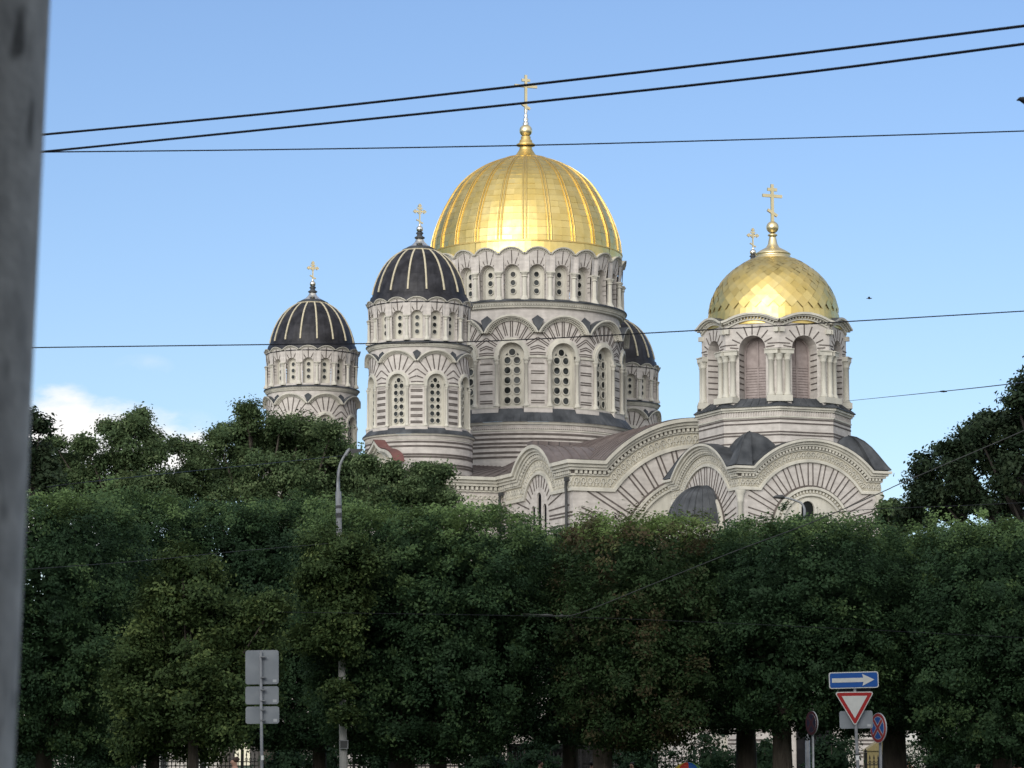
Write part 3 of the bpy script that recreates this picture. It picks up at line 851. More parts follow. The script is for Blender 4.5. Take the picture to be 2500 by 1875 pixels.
# side gable of the west arm (both sides)
RO2=4.5; zc2=ZC+1.5-RO2; Rm2=RO2-1.9
bands2=[(Rm2+(a-Rm),Rm2+(b-Rm),d*.98,mt,dm) for a,b,d,mt,dm in bands]
zw=zz(z6(830),196.8)
for sg in (-1,1):
    L=30.4-18.8
    gable(cathedral,sg*8.9,-(30.4+18.8)/2,sg*PI/2,L/2,Rm2,zc2,bands2,ZC-1.95,3.0,1.75,(15,.09,False),
      wins=[(0,.4,zw-4.2,zw-.4),(-1.0,.32,zw-4.2,zw-1.15),(1.0,.32,zw-4.2,zw-1.15)])
# roof of west arm: barrel following the gable, plus side humps
rf=MB([COPPER])
def barrel(mb, g, hw, RR, zc, zl, dA, dB, mat, seam=.62, n=28):
    x=math.sqrt(RR*RR-(zl-zc)**2); a=math.asin(min(1,min(x,hw)/RR))
    P=[(-hw,zl)]+arc(0,zc,RR,-a,a,n)+[(hw,zl)]
    A=mb.add([g(s,z,dA) for s,z in P]); B=mb.add([g(s,z,dB) for s,z in P])
    for i in range(len(P)-1): mb.face((A+i,A+i+1,B+i+1,B+i),mat,True)
    d=dA-seam
    while d>dB:
        strip(mb,g,[(s,z) for s,z in P],[(s,z+.05) for s,z in P],d-.03,d,mat)
        d-=seam
g0=flat(0,-30.4,0)
barrel(rf,g0,8.84,RO+.03,zcw,ZC+.03,.62,-23.5,COPPER)
for sg in (-1,1):
    gs=flat(sg*8.9,-24.6,sg*PI/2)
    barrel(rf,gs,5.7,RO2+.03,zc2,ZC+.02,.62,-8.0,COPPER,seam=.6)
rf.build('barrel_roof',cathedral)
# drainpipes
for (x,y) in ((-9.1,-29.9),(-9.15,-18.3),(9.1,-29.9)):
    pm=MB([PIPE]); tube(pm,[(x-.05,y,ZC-1.2),(x-.1,y,ZC-1.7),(x-.05,y,ZC-2.2),(x,y,2)],.10,PIPE,8)
    box(pm,flat(x,y,0),-.15,.15,ZC-1.3,ZC-1.05,-.15,.15,PIPE); pm.build('drainpipe',cathedral)

# main body walls
ZB=ZC-.02
bw=MB([BRICK]); bc=MB([TRIM]); pl_=MB([TRIM])
def wallrun(ox,oy,ang,hw,zt,ext=1.0,wins=3):
    g=flat(ox,oy,ang)
    n=wins; ops=[(-hw+2*hw*(i+.5)/n,.55,8.0,12.4) for i in range(n)] if n else []
    wallbay(bw,g,-hw,hw,0,lambda s:zt,ops,-.5,BRICK,BRICK,step=1.0)
    for (c,h_,zs,zsp) in ops:
        wd=MB([GLASS]); archpanel(wd,g,c,h_,zs,zsp,-.4,GLASS); arcband(wd,g,c,zsp,h_,h_+.25,-PI/2,PI/2,-.1,.1,TRIM,10)
        box(wd,g,c-h_-.25,c+h_+.25,zs-.2,zs,-.1,.15,TRIM); wd.build('arched_window',cathedral)
    z=1.5;i=0
    while z<zt-2.2:
        if not (7.6<z<13.2) or not n: box(bw,g,-hw,hw,z,z+.11,-.02,.03,DARKB,ext=ext)
        z+=(.25 if i%2==0 else .7); i+=1
    box(pl_,g,-hw,hw,0,1.2,-.1,.25,TRIM,ext=ext)
    for (a,b,d) in ((zt-.22,zt,.66),(zt-.42,zt-.22,.48),(zt-.62,zt-.42,.34),(zt-1.0,zt-.9,.14),(zt-1.95,zt-1.75,.16)):
        box(bc,g,-hw,hw,a,b,-.1,d,TRIM,ext=ext)
    m=int(2*hw/.34)
    for i in range(m):
        s=-hw+2*hw*(i+.5)/m; box(bc,g,s-.09,s+.09,zt-.88,zt-.64,-.1,.26,TRIM)
        ringd(bc,g,s,zt-1.35,.1,.15,-.05,.08,TRIM,8)
W=16.4
wallrun(-W,0,-PI/2,13.2,ZB); wallrun(W,0,PI/2,13.2,ZB); wallrun(0,W,PI,W,ZB,wins=0)
wallrun(-8.9,-18.15,-PI/2,.62,ZC,0,0); wallrun(8.9,-18.15,PI/2,.62,ZC,0,0)
wallrun(-12.6,-17.62,0,3.75,ZB,0,1); wallrun(12.6,-17.62,0,3.75,ZB,0,1)
# corner blocks carrying the red ogee gables
for sg in (-1,1):
    a_,b_=sorted((sg*17.0,sg*15.9)); bx(bw,a_,b_,-19.8,-12.2,0,zz(z2(1585),203),BRICK)
    for i in range(24): bx(bw,a_-.03,b_+.03,-19.83,-12.17,1.5+i*.85,1.6+i*.85,DARKB)
bw.build('brick_wall',cathedral); bc.build('wall_cornice',cathedral); pl_.build('plinth',cathedral)
# west arm side low walls below the gables are part of the gable walls; narthex between arm and bell tower
hr=MB([COPPER])
def quad(mb,a,b,c,d,mat): mb.poly([a,b,c,d],mat)
e=W+.6; zr=ZB+.05; zi=zz(1003,212)
c4=[(-e,-e+.2,zr),(e,-e+.2,zr),(e,e,zr),(-e,e,zr)]; i4=[(-7,-7,zi),(7,-7,zi),(7,7,zi),(-7,7,zi)]
for i in range(4):
    j=(i+1)%4; quad(hr,c4[i],c4[j],i4[j],i4[i],COPPER)
    for k in range(1,44):
        t=k/44; p=Vector(c4[i]).lerp(Vector(c4[j]),t); q=Vector(i4[i]).lerp(Vector(i4[j]),t)
        tube(hr,[p+Vector((0,0,.03)),q+Vector((0,0,.03))],.035,COPPER,4,False)
hr.build('hip_roof',cathedral)
# small brown roof box beside the drum, pale parapet block
bxm=MB([COPPER]); 
zt=zz(z6(372),208); 
bx(bxm,-5.3,-1.0,-14.5,-13.5,ZC-.6,zt,COPPER)
for i in range(5): bx(bxm,-4.9+i*.8,-4.86+i*.8,-14.53,-14.5,ZC-.6,zt-.02,PIPE)
bxm.build('roof_housing',cathedral)
pb=MB([BRICK]); bx(pb,5.2,9.0,-13.5,-6.0,ZC+1,zz(z6(215),208),BRICK); bx(pb,5.0,9.2,-13.7,-5.8,zz(z6(215),208),zz(z6(195),208),LEAD); pb.build('parapet_block',cathedral)

# ogee gables
def ogee(sg):
    g=flat(sg*17.02,-16.0,sg*PI/2)
    zb0=zz(z2(1585),203); hh=zz(z2(1432),203)-zb0; hw=4.0
    def P(sc,dz=0):
        pts=[]
        for i in range(41):
            t=-1+2*i/40; u=abs(t)
            # convex lower, concave near apex
            z = hh*sc*( .66*math.sqrt(max(0,1-u**2)) + .34*max(0,1-u/.4)**1.7 )
            pts.append((t*hw*sc, zb0+z+dz))
        return pts
    m=MB([TRIM]); w=MB([BRICK])
    strip(m,g,P(.86),P(1.0),-.3,.5,TRIM,topmat=REDR); strip(m,g,P(.76),P(.86),-.3,.3,TRIM); strip(m,g,P(.66),P(.76),-.3,.15,TRIM)
    base=P(.68); w.poly([g(s,z,.02) for s,z in base],FRIEZE)
    arcband(w,g,0,zb0-.6,1.1,1.3,-PI/2,PI/2,0,.2,TRIM,16); arcband(w,g,0,zb0-.6,1.6,1.8,-PI/2,PI/2,0,.14,TRIM,16)
    r=MB([REDR]); A=P(1.02,.03); a=r.add([g(s,z,.52) for s,z in A]); b=r.add([g(s,z,-.3) for s,z in A])
    for i in range(len(A)-1): r.face((a+i,a+i+1,b+i+1,b+i),REDR,True)
    m.build('ogee_cornice',cathedral); w.build('ogee_tympanum',cathedral); r.build('ogee_roof',cathedral)
ogee(-1); ogee(1)

# ------------------------------------------------------------------ bell tower base
WB=4.75
ZD=zz(1010,178.6); apb=zz(z7(318),179.6); ROb=5.5; zcb=apb-ROb; Rmb=ROb-1.4
bandsb=[(Rmb,Rmb+.14,.14,TRIM,None),(Rmb+.14,Rmb+.2,.05,TRIM,None),(Rmb+.2,Rmb+.72,.03,FRIEZE,None),(Rmb+.72,Rmb+.8,.12,TRIM,None),(Rmb+.8,Rmb+.97,.08,DARKB,None),(Rmb+.97,Rmb+1.1,.28,TRIM,None),(Rmb+1.1,Rmb+1.25,.40,TRIM,None),(Rmb+1.25,Rmb+1.4,.56,TRIM,LEAD)]
bb=MB([BRICK]); bx(bb,-WB+.6,WB-.6,-WB+.6,WB-.6,0,ZD-.5,BRICK); bbase=bb.build('bell_tower_base',cathedral,BL)
for k in range(4):
    a=k*PI/2
    gable(bbase,WB*math.sin(a),-WB*math.cos(a),a,WB,Rmb,zcb,bandsb,ZD-1.4,0.5,2.72,(15,.065,True),nring=1,
      wins=None)
if True:
    g0_=flat(0,-WB,0); g=lambda s,z,d:g0_(s-.3,z,d+.04); zq=zz(z7(815),178)-.42
    gl_=MB([GLASS]); archpanel(gl_,g,0,.43,zq-1.6,zq,.02,GLASS); gl_.build('arched_window',bbase); rr=MB([TRIM]); zq=zz(z7(815),178)-.42
    arcband(rr,g,0,zq,.44,.62,-PI/2,PI/2,0,.16,TRIM,16)
    for sg in (-1,1):
        a_,b_=sorted((sg*.44,sg*.62)); box(rr,g,a_,b_,zq-1.6,zq,0,.16,TRIM)
    rr.build('window_surround',bbase)
rf=MB([LEAD])
for k in range(4):
    a=k*PI/2; g=flat(WB*math.sin(a),-WB*math.cos(a),a)
    barrel(rf,g,WB-.06,ROb+.02,zcb,ZD+.02+.004*k,.54,-WB,LEAD,seam=1.4)
# corner pavilion roofs
hp=[(0,1),(.2,.94),(.38,.82),(.55,.64),(.7,.43),(.82,.25),(.92,.10),(1,0)]
za=zz(z7(263),YB-3.6)-(ZD+.05)
for sx in (-1,1):
    for sy in (-1,1):
        prev=None
        for t,hgt in hp:
            cx0,cy0=3.35,3.35; ri=2.35; ro=WB+.52-3.35
            n=3; ring=[]
            def side(px,py): return (sx*(cx0+t*px), sy*(cy0+t*py), ZD+.06+hgt*za)
            r0_=WB-.03-3.35; k_=1-max(0,(.8-t)/.8)*0
            cs=[(-ri,-ri),(r0_,-ri),(r0_,.72),(ro,.80),(ro,ro),(.80,ro),(.72,r0_),(-ri,r0_)]
            for i in range(8):
                p,q=cs[i],cs[(i+1)%8]
                for j in range(n): ring.append(side(p[0]+(q[0]-p[0])*j/n,p[1]+(q[1]-p[1])*j/n))
            idx=rf.add(ring)
            if prev is not None:
                m_=len(ring)
                for i in range(m_): rf.face((prev+i,prev+(i+1)%m_,idx+(i+1)%m_,idx+i),LEAD)
            prev=idx
        for (cxa,cya) in ((ro,ro),):
            tube(rf,[(sx*(3.35+t*cxa),sy*(3.35+t*cya),ZD+.08+hh_*za) for t,hh_ in hp],.035,LEAD,4,False)
rf.build('vaulted_roof',bbase)
# corner columns of the base
for (sx,sy) in ((-1,-1),(1,-1),(-1,1)):
    cm=MB([TRIM]); x,y=sx*(WB-.05),sy*(WB-.05); zt=ZD-1.42; r=.17
    lathe(cm,[(r,2),(r,zt-.75),(r*1.3,zt-.7),(r*1.1,zt-.6),(r*1.5,zt-.25),(r*1.9,zt-.1),(r*1.9,zt)],TRIM,12,True,x,y); cm.build('corner_column',bbase)
# apses with ribbed half domes on both sides
for sg,xc in ((-1,-5.0),(1,5.6)):
    ap=MB([BRICK]); R=1.95; zt=zz(z7(700) if sg<0 else z7(905),182); hgt=2.5; z0=zt-hgt
    if sg>0: R=1.2; hgt=2.0; z0=zt-hgt
    lathe(ap,[(R,0),(R,z0-.3)],BRICK,32,False,xc,0); lathe(ap,[(R+.1,z0-.3),(R+.22,z0-.12),(R+.28,z0)],TRIM,32,False,xc,0)
    for i in range(14): lathe(ap,[(R,2+i*.8),(R+.03,2+i*.8),(R+.03,2.1+i*.8),(R,2.1+i*.8)],DARKB,32,False,xc,0)
    ao=ap.build('apse_wall',bbase)
    dm=MB([LEAD]); pr=[((R+.25)*math.cos(t),z0+hgt*math.sin(t)) for t in [PI/2*i/10 for i in range(11)]]
    lathe(dm,pr,LEAD,32,True,xc,0)
    for i in range(28):
        a=2*PI*i/28; tube(dm,[(xc+r*math.sin(a),-r*math.cos(a),z+.01) for r,z in pr[:-1]],.035,LEAD,4,False)
    dm.build('ribbed_dome',ao)
# narthex linking arm and tower
nx=MB([BRICK]); bx(nx,-4.0,4.0,-37.2,-30.9,0,ZD-3,BRICK); bx(nx,-4.3,4.3,-37.3,-30.8,ZD-3,ZD-2.6,TRIM); nx.build('link_wall',cathedral)
# steps and ramp wall before the entrance (pale, seen under the trees)
st=MB([TRIM])
for i in range(6): bx(st,-3.4-.35*(5-i),3.4+.35*(5-i),-WB-2.4-.35*(5-i),-WB-.7,i*.16+.004,(i+1)*.16,TRIM)
st.build('entrance_steps',bbase)
pd=MB([TRIM])
for sg in (-1,1): bx(pd,sg*3.2-.35,sg*3.2+.35,-WB-2.9,-WB-2.2,.9,1.3,TRIM) ; bx(pd,sg*3.2-.3,sg*3.2+.3,-WB-2.85,-WB-.7,0,.9,BRICK)
pd.build('step_pedestals',bbase)
# entrance door with golden panel above
dr=MB([TRIM]); g=flat(0,-WB,0)
dr.poly([g(s,z,.05) for s,z in ((-1.2,1.0),(1.2,1.0),(1.2,4.2),(-1.2,4.2))],DARK); arcband(dr,g,0,4.2,1.2,1.6,-PI/2,PI/2,0,.3,TRIM,16)
dr.build('entrance_door',bbase)

# ------------------------------------------------------------------ foliage
def leaf_mat(name, cdark, cmid, clight, trans=.25, extra=None):
    m=bpy.data.materials.new(name); m.use_nodes=True; nt=m.node_tree; nt.nodes.clear(); L=nt.links
    out=N(nt,'ShaderNodeOutputMaterial'); at_=N(nt,'ShaderNodeAttribute'); at_.attribute_name='tint'
    cr=N(nt,'ShaderNodeValToRGB'); e=cr.color_ramp.elements; e[0].color=(*cdark,1); e[1].color=(*clight,1)
    mid=e.new(.42 if extra else .5); mid.color=(*cmid,1)
    if extra: x_=e.new(.66); x_.color=(*extra,1)
    L.new(at_.outputs['Fac'],cr.inputs[0])
    p=N(nt,'ShaderNodeBsdfPrincipled'); p.inputs['Roughness'].default_value=.6; p.inputs['Specular IOR Level'].default_value=.12
    L.new(cr.outputs[0],p.inputs['Base Color'])
    t=N(nt,'ShaderNodeBsdfTranslucent'); hs=N(nt,'ShaderNodeHueSaturation'); hs.inputs['Value'].default_value=1.5; hs.inputs['Hue'].default_value=.48
    L.new(cr.outputs[0],hs.inputs['Color']); L.new(hs.outputs[0],t.inputs['Color'])
    mx=N(nt,'ShaderNodeMixShader'); mx.inputs[0].default_value=trans; L.new(p.outputs[0],mx.inputs[1]); L.new(t.outputs[0],mx.inputs[2]); L.new(mx.outputs[0],out.inputs[0])
    return m
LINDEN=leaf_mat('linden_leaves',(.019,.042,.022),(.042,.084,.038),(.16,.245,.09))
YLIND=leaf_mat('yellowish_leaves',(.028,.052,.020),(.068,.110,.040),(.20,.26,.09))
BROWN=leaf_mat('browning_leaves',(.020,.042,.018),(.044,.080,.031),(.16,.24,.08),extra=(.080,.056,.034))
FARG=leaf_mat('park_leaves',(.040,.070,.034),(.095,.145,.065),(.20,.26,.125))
MAPLE=leaf_mat('maple_leaves',(.018,.034,.018),(.030,.050,.026),(.06,.082,.042),.12)
def leaf_mesh(name, pts, nrm, size, tint, mat, parent, rng):
    n=len(pts)
    nrm=nrm/np.maximum(1e-6,np.linalg.norm(nrm,axis=1,keepdims=True))
    r=rng.normal(size=(n,3)); u=np.cross(nrm,r); u/=np.maximum(1e-6,np.linalg.norm(u,axis=1,keepdims=True)); v=np.cross(nrm,u)
    s=(size*rng.uniform(.65,1.3,n))[:,None]
    fold=nrm*s*.18
    V=np.empty((n,4,3)); V[:,0]=pts-u*s*.62; V[:,1]=pts-v*s*.36+fold-u*s*.12; V[:,2]=pts+u*s*.62; V[:,3]=pts+v*s*.36+fold-u*s*.12
    me=bpy.data.meshes.new(name); me.vertices.add(4*n); me.vertices.foreach_set('co',V.reshape(-1).astype(np.float32))
    me.loops.add(4*n); me.loops.foreach_set('vertex_index',np.arange(4*n,dtype=np.int32))
    me.polygons.add(n); me.polygons.foreach_set('loop_start',np.arange(0,4*n,4,dtype=np.int32))
    at_=me.attributes.new('tint','FLOAT','FACE'); at_.data.foreach_set('value',np.clip(tint,0,1).astype(np.float32))
    me.materials.append(mat); me.update(calc_edges=True)
    o=bpy.data.objects.new(name,me); COL.objects.link(o); o.parent=parent
    return o
def bumpf(rng, m=10, fmin=1, fmax=4):
    k=rng.normal(size=(m,3)); k*= (rng.uniform(fmin,fmax,m)/np.linalg.norm(k,axis=1))[:,None]; ph=rng.uniform(0,2*PI,m); am=rng.uniform(.4,1,m)/np.linalg.norm(k,axis=1)**.6
    return lambda d: (np.sin(d@k.T+ph)*am).sum(1)/am.sum()*1.8
def box_crown(parent, cx, Y, hw, hd, zb, zt, mat, seed, nclump=1500, per=46, leaf=.115, taper=.8, p=4.0, bump=.12, tintb=.35, croot=.25, mid=None, shoot=.02, tvar=.22, fresh_lit=.38):
    rng=np.random.default_rng(seed); B=bumpf(rng,14,2,7)
    d=rng.normal(size=(nclump,3)); d/=np.linalg.norm(d,axis=1,keepdims=True)
    q=(np.abs(d)**p).sum(1)**(-1/p); 
    q=q*(1+bump*B(d))
    dep=1-np.abs(rng.normal(0,.12,nclump))
    sh=rng.random(nclump)<shoot; dep=np.where(sh,1+rng.uniform(.02,.11,nclump),dep)
    P=d*(q*dep)[:,None]
    tz=(P[:,2]+1)/2; tp=taper+(1-taper)*np.clip(tz*1.5,0,1)
    C=np.stack([cx+P[:,0]*hw*tp, Y+P[:,1]*hd*tp, (zb+zt)/2+P[:,2]*(zt-zb)/2],1)
    idx=np.repeat(np.arange(nclump),per); n=len(idx)
    cr=croot*rng.uniform(.6,1.4,nclump)
    off=rng.normal(size=(n,3))*cr[idx][:,None]*np.array([1,1,.75])
    # droopy sprays: offset along outward direction with fall
    outw=d[idx]; t=rng.random(n)[:,None]
    pts=C[idx]+off*.6+outw*t*.25*np.array([1,1,.3]); pts[:,2]-=.12*t[:,0]
    pts[:,2]=np.maximum(pts[:,2],zb-.4)
    ctint=tintb+rng.normal(0,.13,nclump)+tvar*B(d*2.0)+fresh_lit*np.clip((P[:,2]-.62)/.3,0,1)*(dep>.8)  # lighter crown tops: fresh growth plus top light painted into the tint
    tint=ctint[idx]+rng.normal(0,.07,n)
    cn_=(d*.6+np.array([0,0,.5])+rng.normal(size=(nclump,3))*.45)[idx]
    nr=cn_+rng.normal(size=(n,3))*.30
    # interior fill
    m=nclump*8; di=rng.normal(size=(m,3)); di/=np.linalg.norm(di,axis=1,keepdims=True); qi=(np.abs(di)**p).sum(1)**(-1/p)*rng.uniform(.40,.76,m)
    Pi=di*qi[:,None]; tzi=(Pi[:,2]+1)/2; tpi=taper+(1-taper)*np.clip(tzi*1.5,0,1)
    Ci=np.stack([cx+Pi[:,0]*hw*tpi,Y+Pi[:,1]*hd*tpi,(zb+zt)/2+Pi[:,2]*(zt-zb)/2],1)
    pts=np.concatenate([pts,Ci]); nr=np.concatenate([nr,di+rng.normal(size=(m,3))*.4]); tint=np.concatenate([tint,np.full(m,tintb)])
    sz=np.concatenate([np.full(n,leaf),np.full(m,leaf*2.0)])
    return leaf_mesh('crown',pts,nr,sz,tint,mat,parent,rng)
def trunk(parent, x, Y, z1_, r, seed, limbs=8, spread=2.2, zt=7.5, lean=0.0):
    rnd=random.Random(seed); mb=MB([BARK])
    pts=[(x,Y,-.1),(x+.02,Y,.4),(x+lean*.5,Y,z1_*.6),(x+lean,Y,z1_)]
    tube(mb,pts,[r*1.35,r*1.08,r*.95,r*.85],BARK,12)
    tube(mb,[pts[-1],(x+lean+rnd.uniform(-.2,.2),Y,(z1_+zt)/2),(x+rnd.uniform(-.4,.4),Y,zt)],[r*.85,r*.5,r*.15],BARK,8)
    for i in range(limbs):
        a=2*PI*i/limbs+rnd.uniform(-.3,.3); zz0=z1_+rnd.uniform(-.2,.35)*(zt-z1_)
        L=spread*rnd.uniform(.6,1); p0=Vector((x+lean*.9,Y,zz0)); p1=p0+Vector((math.cos(a)*L*.5,math.sin(a)*L*.5,rnd.uniform(.5,1.2))); p2=p0+Vector((math.cos(a)*L,math.sin(a)*L,rnd.uniform(1.2,2.6)))
        tube(mb,[p0,p1,p2],[r*.42,r*.28,r*.1],BARK,6)
    return mb.build('trunk',parent)
def rel(o,x,Y):   # shift children meshes so that the empty sits at the foot
    for c in o.children:
        c.matrix_parent_inverse = Matrix.Translation((-x,-Y,0))
def row_tree(xa, xb, ytop, Y, mat, seed, label, name='lime_tree', zb=2.5, trx=None, tr=.28, tintb=.35, taper=.82, hd=3.2, dens=1.1, ybot=None, bump=.05, tvar=.22, fresh_lit=.38, group='clipped lime trees in a row before the cathedral', leaf=.088, p=6.0):
    ym=(ytop+1600)/2; x0,x1=xx(xa,ym,Y),xx(xb,ym,Y); cx=(x0+x1)/2; hw=(x1-x0)/2; zt=zz(ytop+8,Y-hd*.3)
    zb-=.45
    if ybot: zb=zz(ybot,Y)
    tx = xx(trx,1640,Y) if trx else cx
    o=empty(name,(tx,Y,0)); tag(o,label,'tree',group)
    if Y>95: dens*=1.25
    n=int(1700*dens*(hw/3.6)*((zt-zb)/7))
    box_crown(o,cx,Y,hw,hd,zb,zt,mat,seed,nclump=n,tintb=tintb,taper=taper,bump=bump,leaf=leaf,p=p,per=64,tvar=tvar,fresh_lit=fresh_lit)
    trunk(o,tx,Y,zb+.6,tr,seed,zt=zt-2,spread=hw*.7)
    rel(o,tx,Y)
    return o
# near row
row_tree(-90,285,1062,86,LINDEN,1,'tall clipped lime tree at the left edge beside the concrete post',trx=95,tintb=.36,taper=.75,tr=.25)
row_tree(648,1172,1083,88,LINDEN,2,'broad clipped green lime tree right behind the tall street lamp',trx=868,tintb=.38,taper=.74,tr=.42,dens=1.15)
row_tree(1202,1535,1108,88,BROWN,3,'clipped tree with brown withering leaves in the middle of the row',name='chestnut_tree',trx=1302,tintb=.34,tvar=.30,fresh_lit=.62,taper=.80,tr=.30,zb=2.7)
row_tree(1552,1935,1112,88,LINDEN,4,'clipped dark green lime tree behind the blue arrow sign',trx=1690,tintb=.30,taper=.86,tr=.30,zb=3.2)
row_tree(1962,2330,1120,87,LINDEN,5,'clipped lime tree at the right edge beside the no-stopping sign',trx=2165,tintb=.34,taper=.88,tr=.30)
# second row: tint darkened to paint the shade between the front crowns
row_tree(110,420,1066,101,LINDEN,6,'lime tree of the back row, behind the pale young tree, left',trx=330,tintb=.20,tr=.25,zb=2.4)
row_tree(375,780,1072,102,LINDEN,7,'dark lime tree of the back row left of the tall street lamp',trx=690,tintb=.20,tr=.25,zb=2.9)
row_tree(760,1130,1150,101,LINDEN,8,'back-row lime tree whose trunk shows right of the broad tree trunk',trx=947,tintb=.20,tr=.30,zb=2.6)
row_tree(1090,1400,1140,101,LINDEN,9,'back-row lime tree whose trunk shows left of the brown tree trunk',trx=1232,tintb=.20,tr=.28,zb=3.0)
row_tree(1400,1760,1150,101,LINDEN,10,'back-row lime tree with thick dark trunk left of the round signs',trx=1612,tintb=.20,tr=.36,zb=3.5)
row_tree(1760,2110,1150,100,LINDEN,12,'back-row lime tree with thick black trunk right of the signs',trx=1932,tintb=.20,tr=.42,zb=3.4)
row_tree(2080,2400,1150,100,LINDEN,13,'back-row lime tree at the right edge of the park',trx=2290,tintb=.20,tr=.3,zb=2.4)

def blob_tree(name, label, Y, blobs, mat, seed, trx, tr, leaf=.2, per=60, tintb=.4, qv=.26, sh=.18, group='park trees beyond the clipped row', dens=1.0, dj=2.0, limbs=True, ztr=None, density_r=1.0, cl=.22, yoff=0.0, BARK=BARK):
    rng=np.random.default_rng(seed); rnd=random.Random(seed)
    tx=xx(trx,1640,Y); o=empty(name,(tx,Y,0)); tag(o,label,'tree',group)
    PT=[];NR=[];TT=[]; centers=[]
    for (bxp,byp,br) in blobs:
        c=np.array(at(bxp,byp,Y+yoff)); c[1]+=rnd.uniform(-dj,dj)*.8; r=br*K*Y/7180.0; centers.append((c,r))
        nc=int(34*dens*max(.5,r)**2)+8
        B=bumpf(rng,8,2,5)
        d=rng.normal(size=(nc,3)); d/=np.linalg.norm(d,axis=1,keepdims=True)
        q=r*(.92+.34*B(d))*(1-np.abs(rng.normal(0,qv,nc))); q=np.where(rng.random(nc)<sh,r*rng.uniform(1.05,1.35,nc),q)
        C=c+d*q[:,None]*np.array([1,1,.85])
        ct=tintb+rng.normal(0,.18,nc)
        idx=np.repeat(np.arange(nc),per); n=len(idx)
        off=rng.normal(size=(n,3))*cl*np.array([1.1,1.1,.7])
        outw=d[idx]
        p=C[idx]+off
        PT.append(p); cn_=(d*.5+np.array([0,0,.5])+rng.normal(size=(nc,3))*.45)[idx]; NR.append(cn_+rng.normal(size=(n,3))*.3); TT.append(ct[idx]+rng.normal(0,.12,n))
    P=np.concatenate(PT); Nn=np.concatenate(NR); T=np.concatenate(TT)
    leaf_mesh('crown',P,Nn,np.full(len(P),leaf),T,mat,o,rng)
    mb=MB([BARK]); zmin=min(c[2] for c,r in centers); z1_=ztr or max(3,zmin*.6)
    top=max(centers,key=lambda q:q[0][2])[0]
    sp_=[Vector((tx,Y,-.1)),Vector((tx,Y,.5)),Vector((tx+(top[0]-tx)*.15,Y,z1_)),Vector((tx+(top[0]-tx)*.6,Y,(z1_+top[2])/2)),Vector((top[0],top[1],top[2]-.4))]
    tube(mb,sp_,[tr*1.35,tr*1.1,tr*.8,tr*.45,tr*.1],BARK,10)
    for c,r in centers:
        t=rnd.uniform(.15,.75); a=sp_[2].lerp(sp_[4],t*min(1,max(.05,(c[2]-z1_)/(top[2]-z1_+.1)))*.8)
        mid_=a.lerp(Vector(c),.5)+Vector((0,0,-.15*(Vector(c)-a).length)); tube(mb,[a,mid_,Vector(c)],[tr*.35,tr*.22,tr*.06],BARK,6)
    mb.build('trunk',o); rel(o,tx,Y); return o
# young yellowish tree in front (left)
blob_tree('young_lime_tree','low young lime tree with yellowish leaves left of the grey sign backs',78,
  [(400,1215,38),(445,1235,36),(385,1260,45),(335,1290,42),(420,1300,60),(480,1320,45),(360,1350,65),(440,1380,70),(520,1350,45),(570,1325,34),(600,1310,22),(300,1400,55),(390,1450,75),(470,1450,65),(540,1420,55),(330,1500,70),(420,1530,75),(500,1510,60),(545,1500,45),(370,1575,60),(440,1600,55),(300,1580,55),(500,1580,45),(560,1385,35),(280,1470,40)],
  YLIND,21,420,.16,leaf=.09,per=90,tintb=.44,group='lime trees standing before the clipped row',dens=2.0,dj=1.3,ztr=2.2,cl=.16)
# leafy side sprays left flank of broad tree (yellowish)
blob_tree('young_lime_tree','young lime tree with pale yellowish upper leaves around the tall street lamp',86.4,
  [(690,1180,38),(740,1188,40),(700,1225,42),(665,1255,30),(750,1245,42),(800,1215,36),(725,1285,42),(765,1300,36),(690,1320,38),(735,1345,40),(660,1375,34),(715,1385,30),(745,1395,26),(730,1490,12),(745,1545,12)],
  YLIND,22,741,.09,leaf=.09,per=84,tintb=.36,group='lime trees standing before the clipped row',dens=1.8,dj=.5,yoff=-1.9,ztr=4.4,cl=.16)
# park trees beyond
blob_tree('park_tree','loose park tree rising before the white cloud, left of the cathedral',140,
  [(300,925,22),(275,950,28),(325,950,24),(245,985,26),(290,990,38),(345,985,26),(215,1010,28),(260,1030,40),(325,1035,42),(190,1040,30),(370,1040,30),(285,1075,50),(220,1080,40),(350,1085,45),(235,925,8),(150,985,14),(125,965,8),(195,968,14),(170,962,8),(140,1000,20),(165,1030,28),(150,1060,35),(305,905,10)],
  FARG,31,290,.35,leaf=.125,per=84,tintb=.45,dens=1.2,cl=.23)
blob_tree('park_tree','full park tree standing before the leftmost dark-domed corner tower',143,
  [(540,890,16),(545,915,24),(520,935,26),(480,930,14),(570,940,30),(600,960,40),(480,960,30),(530,975,42),(440,990,28),(650,930,36),(690,950,40),(640,970,45),(720,980,40),(430,1020,35),(490,1025,45),(560,1030,50),(630,1030,50),(700,1030,48),(760,1020,38),(745,1060,40),(410,965,10),(405,1055,35),(470,1075,40),(660,1075,45),(780,1060,35),(610,925,20),(720,935,20),(385,970,8),(560,1080,40)],
  FARG,32,580,.45,leaf=.125,per=84,tintb=.43,dens=1.3,cl=.23)
blob_tree('park_tree','lower park tree beneath the nearest dark-domed corner tower',138,
  [(800,1020,28),(840,1045,32),(880,1040,26),(900,1055,28),(930,1020,14),(955,1015,10),(940,1045,24),(820,1080,40),(880,1090,40),(940,1080,30),(965,1075,18),(770,1080,35),(790,1000,12),(850,1015,12),(910,1010,8)],
  FARG,33,870,.3,leaf=.125,per=84,tintb=.43,dens=1.3,cl=.22)
